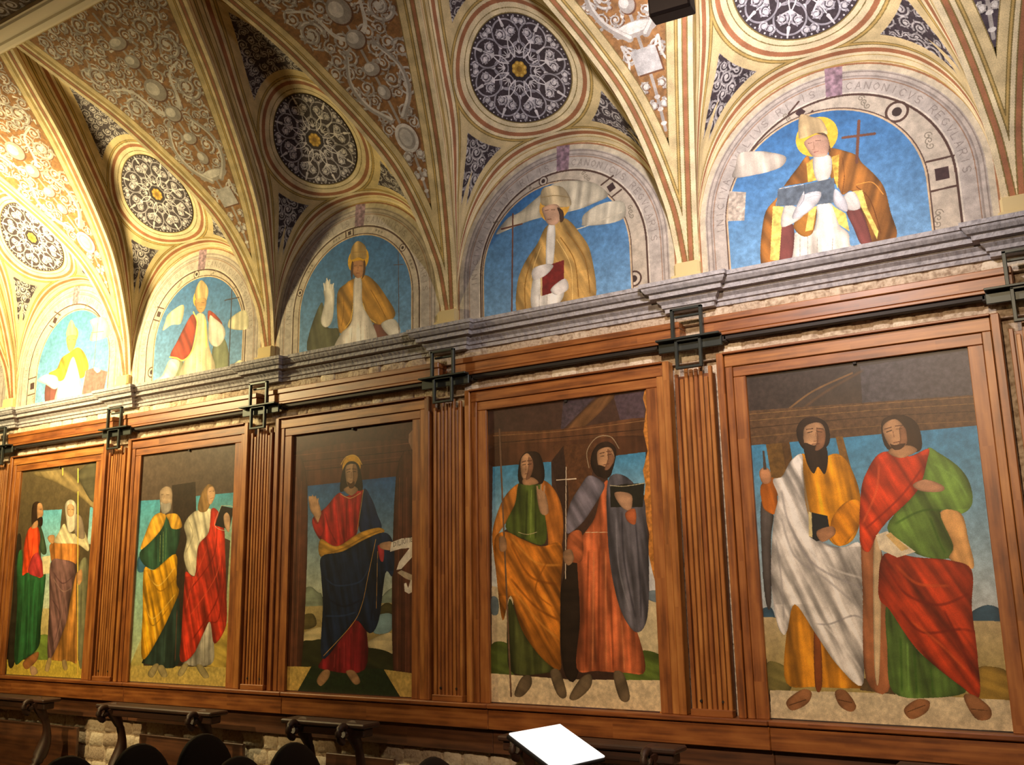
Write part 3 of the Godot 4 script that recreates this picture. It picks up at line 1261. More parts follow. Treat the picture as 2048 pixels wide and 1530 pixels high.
func build_lunettes() -> void:
	var about := [
		"edge of a blue painted lunette at the far left end",
		"lunette fresco of bishop in yellow cope, glove out, book at side",
		"lunette fresco of bishop in red cope with one hand raised",
		"lunette fresco of bishop in gold cope raising a white glove",
		"lunette fresco of bishop in gold cope holding a red book",
		"lunette fresco of bishop in brown cope reading a grey open book"]
	var pics := [LUNETTE_PICTURE_1, LUNETTE_PICTURE_1, LUNETTE_PICTURE_2, LUNETTE_PICTURE_3, LUNETTE_PICTURE_4, LUNETTE_PICTURE_5]
	var shifts := [0.07, 0.068, 0.035, 0.0, -0.043, -0.072]
	var st := fresh()
	# arch-shaped slab, 5 cm thick
	var edge := []
	for q in 61:
		var a := sin((q / 60.0 * 2.0 - 1.0) * PI * 0.5)
		var p := cell_point(a, 0.0)
		edge.append(Vector3(p.x, p.y, 0.0))
	edge.append(Vector3(HALF, 3.22, 0.0))
	edge.push_front(Vector3(-HALF, 3.22, 0.0))
	var inner := []
	for q in edge.size():
		var a := PI - PI * clampf((q - 1) / 60.0, 0.0, 1.0)
		inner.append(Vector3(cos(a) * 0.603, 3.59 + sin(a) * 0.603, 0.0) if q > 0 and q < edge.size() - 1 else Vector3(-0.603 if q == 0 else 0.603, 3.22, 0.0))
	var scene := fresh()
	for q in edge.size() - 1:
		for tri3 in [[st, inner[q], edge[q], edge[q + 1]], [st, inner[q], edge[q + 1], inner[q + 1]], [scene, Vector3(0, 3.22, 0), inner[q], inner[q + 1]]]:
			for k in [1, 2, 3]:
				var p: Vector3 = tri3[k]
				tri3[0].set_normal(Vector3(0, 0, 1))
				tri3[0].set_uv(Vector2((p.x + 0.8) / 1.6, (4.40 - p.y) / 1.15))
				tri3[0].add_vertex(p)
		var n: Vector3 = (edge[q + 1] - edge[q]).cross(Vector3(0, 0, 1)).normalized()
		var b := Vector3(0, 0, -0.058)
		quad(st, edge[q], edge[q + 1], edge[q + 1] + b, edge[q] + b, -n if n.y < 0 else n)
	var scene_mesh := scene.commit()
	var mesh := st.commit()
	for i in 6:
		var t := thing("lunette_fresco", about[i], "fresco", Vector3(xc(i), 0, 0), 0.0, "painted lunettes over the cornice")
		var sky := Color("35689e") if i > 1 else Color("44809f")
		var lm := fresco(lunette_texture(i, pics[i], shifts[i], sky, Color("76a2cb"), "INICIVA IVLLIVS RI IS", "CANONICVS REGVLARIS"), 0.8)
		hang(mesh, "archivolt", lm, t)
		hang(scene_mesh, "painted_scene", lm, t)

# ---------------------------------------------------------------- cornice
func build_cornice() -> void:
	var c := setting("trim_1")
	var prof := [[-0.04, 3.125], [0.012, 3.125], [0.014, 3.148], [0.026, 3.152], [0.028, 3.170], [0.046, 3.186], [0.048, 3.198], [0.078, 3.203], [0.080, 3.228], [0.096, 3.233], [0.110, 3.250], [0.114, 3.262], [0.122, 3.265], [0.123, 3.288], [-0.04, 3.292]]
	var zb := -0.02
	var seg := fresh()
	# breaks forward under every corbel
	var paths := []
	for p in prof:
		var d: float = p[0]
		var line := [Vector3(-10.4, p[1], zb + d)]
		for j in range(-1, 7):
			var h := 0.135 + d
			var f := 0.035
			if xp(j) - h < -10.3:
				continue
			line.append(Vector3(xp(j) - h, p[1], zb + d))
			line.append(Vector3(xp(j) - h, p[1], zb + d + f))
			line.append(Vector3(xp(j) + h, p[1], zb + d + f))
			line.append(Vector3(xp(j) + h, p[1], zb + d))
		line.append(Vector3(2.4, p[1], zb + d))
		paths.append(line)
	for k in paths.size() - 1:
		for q in paths[0].size() - 1:
			var a: Vector3 = paths[k][q]
			var b: Vector3 = paths[k][q + 1]
			var cc: Vector3 = paths[k + 1][q + 1]
			var dd: Vector3 = paths[k + 1][q]
			var n := (b - a).cross(cc - a)
			if n.length() < 1e-9:
				n = (cc - a).cross(dd - a)
			if n.length() < 1e-9:
				continue
			quad(seg, a, b, cc, dd, n.normalized(), 0)
	put(seg, "stone_cornice", mats.cornice_stone, c)

# ---------------------------------------------------------------- wooden fittings on the wall
func build_wall_wood() -> void:
	var woods := [mats.wood, mats.wood_b, mats.wood_pale]
	# slatted pilasters with their iron clamps
	var where := ["at the far left edge", "right of the first picture", "right of the second picture", "right of the picture of one figure", "left of the rightmost picture", "at the right edge of the wall"]
	for j in 6:
		var t := thing("slatted_pilaster", "pilaster of narrow upright wooden slats " + where[j], "pilaster", Vector3(xp(j), 0.93, 0), 0.0, "slatted pilasters between the pictures")
		one_box("backing_board", Vector3(0, 0.92, -0.012), Vector3(0.215, 1.80, 0.040), mats.wood_b, t, 0.002)
		for k in 8:
			var x := (k - 3.5) * 0.0285
			var top: float = [1.83, 1.80, 1.865, 1.85, 1.85, 1.875, 1.80, 1.855][k]
			var wd := 0.0205
			var o := one_box("slat", Vector3(x, top * 0.5 + 0.008, 0.019 if k % 7 else 0.024), Vector3(wd, top - 0.016, 0.022), woods[(rng.randi() % 2) * 2], t, 0.003)
			o.rotation.z = 0.0
		one_box("foot_block", Vector3(0, 0.018, 0.022), Vector3(0.228, 0.036, 0.052), mats.wood, t, 0.003, 0)
		for s in [-0.06, 0.06]:
			var st := fresh()
			tube(st, [Vector3(s, 0.075, 0.02), Vector3(s, 0.075, 0.033)], 0.007, 8)
			put(st, "screw_head", mats.bar_black, t)
	var marks := ["at the far left edge", "between first and second pictures", "between second and third pictures", "right of the picture of one figure", "left of the rightmost picture", "at the right edge of the wall"]
	for j in 6:
		var t := thing("iron_clamp", "dark iron clamp with square loops " + marks[j], "bracket", Vector3(xp(j), 2.915, 0.035), 0.0, "iron clamps over the pilasters")
		var m: Material = mats.iron
		one_box("plate", Vector3(0, 0, 0.015), Vector3(0.375, 0.058, 0.016), m, t, 0.003, 0)
		one_box("flange", Vector3(0, 0.036, 0.041), Vector3(0.375, 0.012, 0.05), m, t, 0.002, 0)
		var up := Node3D.new()
		up.name = "upper_loop"
		t.add_child(up)
		var low := Node3D.new()
		low.name = "lower_loop"
		t.add_child(low)
		for s in [-1.0, 1.0]:
			one_box("loop_side", Vector3(s * 0.085, 0.125, 0.045), Vector3(0.018, 0.168, 0.024), m, up, 0.002)
			one_box("loop_side", Vector3(s * 0.070, -0.05, 0.042), Vector3(0.017, 0.155, 0.022), m, low, 0.002)
		one_box("loop_bar", Vector3(0, 0.204, 0.045), Vector3(0.188, 0.015, 0.024), m, up, 0.002, 0)
		one_box("loop_bar", Vector3(0, 0.168, 0.020), Vector3(0.155, 0.013, 0.018), m, up, 0.002, 0)
		one_box("loop_bar", Vector3(0, -0.131, 0.042), Vector3(0.157, 0.015, 0.022), m, low, 0.002, 0)
		one_box("loop_bar", Vector3(0, 0.024, 0.042), Vector3(0.157, 0.012, 0.022), m, low, 0.002, 0)
	# picture rails under the cornice, one length to a bay
	var rail_where := ["over the leftmost picture", "over the second picture from the left", "over the picture of one figure", "over the picture with staff and slender cross", "over the rightmost picture"]
	for i in range(1, 6):
		var t := thing("picture_rail", "grooved wooden rail under the cornice " + rail_where[i - 1], "rail", Vector3(xc(i), 2.945, 0), 0.0, "wooden rails under the cornice")
		var l := PITCH - 0.125
		one_box("upper_board", Vector3(0, 0.098, -0.006), Vector3(l, 0.036, 0.10), mats.wood, t, 0.004, 0)
		one_box("middle_board", Vector3(0, 0.048, -0.012), Vector3(l, 0.060, 0.10), mats.wood_b if i % 2 else mats.wood, t, 0.004, 0)
		one_box("lower_board", Vector3(0, 0.008, -0.008), Vector3(l, 0.017, 0.10), mats.wood, t, 0.003, 0)
	for i in range(1, 6):
		var t := thing("dark_bar", "thin black bar below the wooden rail " + rail_where[i - 1], "bar", Vector3(xc(i), 2.928, 0.012), 0.0, "black bars under the rails")
		one_box("bar", Vector3.ZERO, Vector3(PITCH - 0.38, 0.022, 0.05), mats.bar_black, t, 0.003, 0)  # thin black box below each rail
		for s in [-1.0, 1.0]:
			one_box("bar_end", Vector3(s * (PITCH - 0.38) * 0.5, -0.004, -0.005), Vector3(0.03, 0.03, 0.06), mats.bar_black, t, 0.003, 0)

# ---------------------------------------------------------------- framed pictures
func build_panels() -> void:
	var about := ["framed panel picture of a red-green robed man beside one with a tall cross",
		"framed panel picture of a yellow-robed man beside one in red and white",
		"framed panel picture of a single man in red and dark blue with a scroll",
		"framed panel picture of two men with a staff and a slender cross",
		"framed panel picture of two men in white and yellow, red and green"]
	var pics := [PANEL_PICTURE_1, PANEL_PICTURE_2, PANEL_PICTURE_3, PANEL_PICTURE_4, PANEL_PICTURE_5]
	for i in range(1, 6):
		var t := thing("framed_painting", about[i - 1], "painting", Vector3(xc(i), 0.93, 0), 0.0, "framed panel pictures along the wall")
		var cv := Canvas.new(600, 964, folds)
		cv.picture(pics[i - 1])
		if i == 3:
			letters(cv, "DILIGITE", func(s: float, y: float) -> Vector2: return Vector2(509.0 + s * 545.0, 451.0 - s * 107.0 - y * 545.0), 0.0205, 0.030, Color("3c342c"), 0.8)
		cv.speckle(140 + i, 0.12)
		var pm := fresco(cv.texture(), 0.42)
		var st := fresh()
		var x := 0.553
		var y0 := 0.0
		var y1 := 1.78
		var fr := [Vector3(-x, y0, 0), Vector3(x, y0, 0), Vector3(x, y1, 0), Vector3(-x, y1, 0)]
		var uvs := []
		for p in fr:
			uvs.append(Vector2((p.x + 0.55) / 1.10, (2.7032 - 0.93 - p.y) / 1.7667))
		for q in [0, 2, 1, 0, 3, 2]:
			st.set_normal(Vector3(0, 0, 1))
			st.set_uv(uvs[q])
			st.add_vertex(fr[q])
		put(st, "painted_panel", pm, t)
		one_box("backing_board", Vector3(0, 0.89, -0.026), Vector3(1.3, 1.78, 0.05), mats.wood_b, t, 0.0)
		var frame := Node3D.new()
		frame.name = "frame"
		t.add_child(frame)
		for s in [-1.0, 1.0]:
			one_box("inner_stile", Vector3(s * 0.5845, 0.887, -0.006), Vector3(0.069, 1.774, 0.052), mats.wood, frame, 0.003)
			one_box("middle_stile", Vector3(s * 0.640, 0.917, -0.002), Vector3(0.040, 1.834, 0.056), mats.wood_pale if s > 0 else mats.wood, frame, 0.003)
			one_box("outer_stile", Vector3(s * 0.684, 0.957, 0.004), Vector3(0.040, 1.914, 0.072), mats.wood_pale if (i % 2 == 0) else mats.wood, frame, 0.004)
		one_box("inner_rail", Vector3(0, 1.8035, -0.006), Vector3(1.238, 0.056, 0.052), mats.wood, frame, 0.003, 0)
		one_box("middle_rail", Vector3(0, 1.868, -0.001), Vector3(1.322, 0.068, 0.058), mats.wood_pale if i % 2 else mats.wood, frame, 0.003, 0)
		one_box("top_lip", Vector3(0, 1.909, 0.006), Vector3(1.33, 0.012, 0.085), mats.wood_b, frame, 0.003, 0)
		one_box("hanging_tab", Vector3(0.02, 1.766, 0.008), Vector3(0.018, 0.012, 0.012), mats.bar_black, t, 0.001, 0)

# ---------------------------------------------------------------- ledge under the pictures
func build_lower_zone() -> void:
	var c := setting("trim_2")
	for i in range(0, 7):
		one_box("ledge_strip", Vector3(xc(i) + 0.3, 0.917, 0.005), Vector3(PITCH - 0.002, 0.026, 0.13), mats.wood_b, c, 0.005, 0)
		one_box("ledge_board", Vector3(xc(i) + 0.3, 0.842, -0.005), Vector3(PITCH - 0.002, 0.112, 0.11), mats.wood, c, 0.004, 0)
		one_box("under_board", Vector3(xc(i) + 0.3, 0.712, -0.03), Vector3(PITCH - 0.002, 0.136, 0.06), mats.wood_brown, c, 0.004, 0)

func scroll_bracket(st: SurfaceTool, x: float, y0: float, y1: float, z: float) -> void:
	# carved S-shaped support, 5 cm thick, with a curl at the top and a bulge at the foot
	var path := []
	var rad := []
	for k in 25:
		var f := k / 24.0
		var zz := z + 0.075 * sin(f * TAU * 0.95 + 0.6) + 0.06 * (f - 0.5)
		path.append(Vector3(x, lerpf(y0, y1, f), zz))
		rad.append(0.033 + 0.022 * pow(cos(f * PI * 2.0), 2.0) - 0.008 * f)
	tube(st, path, rad, 10)
	var curl := []
	for k in 17:
		var a := -PI * 0.5 + k * 0.42
		var r := 0.055 * (1.0 - k / 22.0)
		curl.append(Vector3(x, y1 - 0.035 + sin(a) * r, z + 0.10 + cos(a) * r))
	tube(st, curl, 0.021, 8)

func build_furniture() -> void:
	var label := ["dark carved bench desk at the far left under the first picture", "dark carved bench desk under the second picture", "short dark bench desk under the picture of one figure", "dark bench desk behind the white reading sheet", "dark bench desk at the lower right corner"]
	var spans := [[-8.75, -7.20], [-6.55, -5.31], [-4.66, -3.97], [-3.02, -1.98], [-0.97, 0.25]]
	for i in 5:
		var a: float = spans[i][0]
		var b: float = spans[i][1]
		var l := b - a
		var t := thing("bench_desk", label[i], "bench", Vector3((a + b) * 0.5, 0, 0.3), 0.0, "dark bench desks along the wall")
		one_box("desk_top", Vector3(0, 0.80, 0.0), Vector3(l, 0.028, 0.16), mats.wood_dark, t, 0.008, 0)
		one_box("top_rail", Vector3(0, 0.76, 0.01), Vector3(l - 0.04, 0.05, 0.09), mats.wood_dark, t, 0.006, 0)
		one_box("kneeling_board", Vector3(0, 0.075, 0.02), Vector3(l - 0.06, 0.03, 0.24), mats.wood_dark, t, 0.008, 0)
		one_box("back_panel", Vector3(0.02, 0.33, -0.27), Vector3(l - 0.12, 0.47, 0.025), mats.wood_brown, t, 0.004, 0)
		for s in [-1.0, 1.0]:
			var st := fresh()
			scroll_bracket(st, 0.0, 0.02, 0.80, 0.0)
			var o := put(st, "carved_bracket", mats.wood_dark, t)
			o.position = Vector3(s * (l * 0.5 - 0.14), 0, 0.0)
			one_box("foot", Vector3(s * (l * 0.5 - 0.14), 0.03, -0.02), Vector3(0.07, 0.06, 0.42), mats.wood_dark, t, 0.008, 2)
	# oval-backed chairs in the room
	var first := make_chair()
	var spots := [[-3.99, 1.395, 1.5, "black oval-backed chair, tallest of the cluster at lower left"], [-4.02, 1.762, 1.52, "black oval-backed chair left of the tallest one in front"],
		[-3.34, 1.402, 1.5, "black oval-backed chair under the picture of one figure"], [-4.03, 2.15, 1.5, "black oval-backed chair barely showing at lower left"],
		[-3.285, 1.80, 1.52, "black oval-backed chair low between two taller ones"], [-2.47, 1.431, 1.5, "black chair top peeping up left of the white reading sheet"]]
	for k in spots.size():
		var o: Node3D = first if k == 0 else first.duplicate()
		if k > 0:
			o.name = numbered("oval_back_chair")
			add_child(o)
		o.position = Vector3(spots[k][0], 0, spots[k][1])
		o.rotation.y = spots[k][2]
		o.set_meta("label", spots[k][3])
	# reading stand with white paper; lamp light on it is put in as emission
	var t := thing("reading_stand", "white paper on a dark slender stand, lamp light on it put in as glow", "reading stand", Vector3(-1.972, 0, 1.552))
	var u := Vector3(0.06, 0, -0.30)
	var dn := Vector3(0.205, -0.10, 0.125)
	var n := u.cross(dn).normalized()
	if n.y < 0:
		n = -n
	var m := Vector3(0, 1.0, 0)
	var basis := Basis(u.normalized(), n, u.normalized().cross(n))
	var tray := fresh()
	cbox(tray, Vector3.ZERO, Vector3(0.315, 0.016, 0.262), 0.004)
	var tr := put(tray, "tray", mats.chair_black, t)
	tr.transform = Transform3D(basis, m - n * 0.014)
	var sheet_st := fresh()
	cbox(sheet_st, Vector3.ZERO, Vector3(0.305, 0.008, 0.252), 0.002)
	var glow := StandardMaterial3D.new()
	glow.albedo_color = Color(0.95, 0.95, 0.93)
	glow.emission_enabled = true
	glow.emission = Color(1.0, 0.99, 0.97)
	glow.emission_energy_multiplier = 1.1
	var sh := put(sheet_st, "lit_paper", glow, t)
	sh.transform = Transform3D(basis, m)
	var st := fresh()
	tube(st, [Vector3(0, 0.03, 0), Vector3(0, 0.985, 0)], 0.014, 10)
	put(st, "pole", mats.chair_black, t)
	st = fresh()
	tube(st, [Vector3(0, 0, 0), Vector3(0, 0.03, 0)], 0.15, 24)
	put(st, "base", mats.chair_black, t)

func make_chair() -> Node3D:
	var t := thing("oval_back_chair", "black oval-backed chair", "chair", Vector3.ZERO, 0.0, "black chairs in front of the wall")
	var m: Material = mats.chair_black
	# padded oval back, turned profile squashed to an ellipse and leaning backwards
	var prof := [[0.001, 0.034], [0.09, 0.032], [0.145, 0.026], [0.168, 0.016], [0.176, 0.0], [0.168, -0.016], [0.145, -0.024], [0.09, -0.028], [0.001, -0.03]]
	var st := fresh()
	var rings := []
	for k in prof.size():
		var pa: Array = prof[maxi(k - 1, 0)]
		var pb: Array = prof[mini(k + 1, prof.size() - 1)]
		var nn := Vector2(-(pb[1] - pa[1]), pb[0] - pa[0]).normalized()
		var line := []
		for j in 33:
			var b := TAU * j / 32
			line.append([Vector3(cos(b) * prof[k][0], sin(b) * prof[k][0] * 1.18, prof[k][1]), Vector3(cos(b) * nn.x, sin(b) * nn.x, nn.y)])
		rings.append(line)
	for k in rings.size() - 1:
		for j in 32:
			face4(st, rings[k][j], rings[k][j + 1], rings[k + 1][j + 1], rings[k + 1][j])
	var pad := put(st, "back_pad", m, t)
	pad.position = Vector3(0, 0.68, -0.185)
	pad.rotation.x = -0.2
	st = fresh()
	cbox(st, Vector3(0, 0.445, 0.0), Vector3(0.345, 0.06, 0.40), 0.025)
	put(st, "seat", m, t)
	for s in [-1.0, 1.0]:
		st = fresh()
		tube(st, [Vector3(s * 0.15, 0, 0.18), Vector3(s * 0.145, 0.42, 0.17)], [0.014, 0.02], 8)
		put(st, "leg", m, t)
		st = fresh()
		tube(st, [Vector3(s * 0.15, 0, -0.21), Vector3(s * 0.145, 0.42, -0.17)], [0.014, 0.02], 8)
		put(st, "leg", m, t)
		st = fresh()
		tube(st, [Vector3(s * 0.12, 0.42, -0.17), Vector3(s * 0.11, 0.60, -0.175)], 0.016, 8)
		put(st, "back_post", m, t)
	return t

# ---------------------------------------------------------------- the pictures, as lists of painted shapes
const PANEL_PICTURE_5 := [
	["g 3f3a38 4e3a28", -29,-9,1024,2,1009,277,-23,236],
	["p 4d4a50 12 0", 540,14,1012,9,1004,148,533,137],  # purplish lamp sheen on the varnish, painted into the picture
	["p 3c3330 10 0", -10,6,503,11,198,113,-13,116],
	["s 7a5c3a 9", 198,113,320,69,501,31],
	["w 6b4e32 7", 262,118,382,74,550,27],
	["p 5e4630 12 90", -12,107,1012,133,1009,226,-14,216],
	["s 8a6a40 3", -9,118,487,126,1011,138],
	["s 8a6a40 3", -10,138,532,145,1008,157],
	["s 382819 3", -10,162,530,164,1010,178],
	["s 7d5f3a 3", -11,189,526,191,1009,205],
	["g 3f87b4 c3ccd0", -9,214,1009,217,1005,718,1,720],
	["p 6f5228 10 0", 71,215,146,215,180,360,94,372],
	["p 5a4022 10 0", 146,215,185,215,205,360,167,359],
	["p 7d5c2e 10 0", 401,212,433,212,491,433,443,431],
	["f 3d5d74 8 0", 892,707,958,688,1008,703,1003,742,887,736],
	["f 3d5d74 8 0", -3,697,39,693,51,723,0,723],
	["g bfae86 a8975a", -3,720,1006,729,1006,930,4,936],
	["f 9a7d35 16 20", 888,852,951,843,1009,860,1008,930,870,927],
	["f 7c7440 14 20", 5,846,103,867,96,926,2,928],
	["p d6c8a8 7 90", 6,924,533,919,1005,924,1001,1008,1,1010],
	["p 5a4a30 12 90", 414,883,561,883,556,922,410,914],
	["f 4f4a48 20 95", 27,386,82,420,62,498,41,678,18,685,11,576],
	["f c9701f 18 80", 32,337,79,315,106,332,98,420,43,410,29,378],
	["f c08a62 10 0", 28,298,52,283,81,294,82,327,42,331],
	["p 4a4038 0 0", 52,233,61,234,66,290,50,290],
	["f e0961a 26 85", 231,254,318,271,397,260,449,293,485,372,479,448,438,507,371,523,325,497,295,442,229,424,225,330],
	["f cf8a22 24 88", 146,678,230,753,314,841,413,902,375,910,221,910,84,902,101,769],
	["f 8a4a20 10 88", 229,761,255,786,245,907,215,909],
	["f dcd9d6 30 68", 240,254,185,270,137,314,91,323,111,373,86,427,67,498,48,615,60,731,84,768,107,757,151,684,234,764,319,848,418,903,440,803,460,627,469,519,381,527,287,504,242,417,236,322],
	["w 8f8d92 6", 234,282,245,394,276,496,381,533],
	["w 9a989c 6", 129,357,155,454,253,572,461,642],
	["w a5a3a5 6", 119,437,169,547,309,618,451,701],
	["w f2f0ee 6", 151,390,200,502,326,581,460,613],
	["w f4f2f0 6", 165,579,236,701,345,789,422,860],
	["w 8f8d92 4", 243,738,304,738,402,716,449,723],
	["w a09ea0 5", 85,499,97,616,95,731],
	["f d98a1a 22 60", 354,444,423,400,485,403,474,463,388,523,341,499],
	["p 20262a 6 0", 248,422,333,437,340,497,274,508,241,492],
	["p d8c890 0 0", 248,422,262,425,257,497,241,492],
	["f a87a58 12 0", 278,479,351,467,360,490,299,510],
	["f 33241b 14 0", 221,185,258,150,321,149,369,174,371,226,321,248,247,238],
	["f b8906c 12 20", 262,175,330,165,356,191,343,236,296,247,256,227],
	["f 2e221b 16 85", 253,223,299,231,347,226,358,272,337,317,309,294,285,313,257,275],
	["f 94694c 6 0", 318,182,356,193,343,236,302,246,316,215],
	["s 54382a 4", 270,182,300,181],
	["s 54382a 4", 318,181,347,185],
	["s 3a281c 4", 273,192,296,190],
	["s 3a281c 3", 319,191,341,194],
	["s 8a5f45 3", 310,194,315,216,300,219],
	["s 5a3028 3", 289,227,324,227],
	["f 9c6b45 12 30", 77,956,114,933,165,917,197,927,172,957,102,977],
	["f 9c6b45 12 150", 300,922,345,916,386,954,364,972,316,958],
	["s 5a3a22 4", 91,963,168,946],
	["s 5a3a22 4", 312,942,370,948],
	["f b07048 18 88", 476,501,528,502,561,584,543,894,439,883,458,657],
	["f e0c49a 10 88", 525,521,555,533,498,870,479,849],
	["f 5f823a 26 88", 558,687,643,786,721,841,843,903,708,926,548,916,541,802],
	["w 38611f 5", 601,773,584,914],
	["w 38611f 5", 651,807,644,919],
	["w 86b858 5", 626,786,612,913],
	["w 38611f 4", 710,849,709,918],
	["f 668a3c 26 70", 790,268,837,283,907,323,944,369,945,424,896,450,820,437,830,481,852,532,831,566,702,552,589,478,717,389,765,339],
	["w 3b6420 5", 625,468,754,435,894,447],
	["w 8cbc5c 4", 808,311,889,352,928,405],
	["w 3b6420 4", 772,457,796,516,817,553],
	["f c8401c 26 65", 579,274,632,267,712,285,794,268,784,302,750,361,704,400,604,454,542,497,501,542,467,512,492,372,531,313],
	["w 8a2412 5", 774,309,660,394,496,479],
	["w e8663a 6", 581,300,558,375,486,463],
	["f dca868 14 75", 814,444,896,448,914,519,920,594,831,568,852,532],
	["f b03a18 30 60", 567,549,701,561,831,571,913,598,897,695,898,798,887,919,819,893,721,841,643,786,567,701,530,674,530,628],
	["w 75200e 6", 573,585,641,658,768,687,890,660],
	["w d8602c 7", 608,578,690,630,820,638],
	["w 75200e 6", 611,701,691,758,843,750,894,757],
	["w d8602c 6", 652,730,752,785,847,853],
	["w 75200e 5", 787,701,837,785,875,866],
	["f c09070 12 0", 714,365,768,352,836,371,831,387,751,384],
	["p e8dcc0 4 0", 538,497,588,487,698,546,620,560,548,536],
	["p d8b878 4 0", 580,498,601,491,671,537,639,543],
	["f 43301f 16 75", 607,189,648,166,719,172,764,203,768,264,723,275,622,259],
	["f b88f6a 12 10", 613,195,668,177,707,207,707,249,663,264,627,242],
	["f b08560 8 0", 648,257,718,255,747,272,678,288,626,271],
	["f 94694c 6 0", 684,202,709,207,708,249,668,263,681,236],
	["s 54382a 4", 621,203,650,199],
	["s 54382a 4", 667,197,699,197],
	["s 3a281c 4", 627,212,649,208],
	["s 3a281c 3", 670,206,693,206],
	["s 8a5f45 3", 655,211,657,228],
	["s 5a3028 3", 652,244,681,241],
	["f 4a3222 8 0", 636,245,654,250,688,248,702,249,680,263,651,263],
	["f 9c6b45 12 30", 585,959,642,932,691,936,676,963,612,983],
	["f 9c6b45 12 150", 827,920,867,915,923,945,916,972,862,972],
	["s 5a3a22 3", 599,965,672,946],
	["s 5a3a22 3", 851,950,911,952]
]
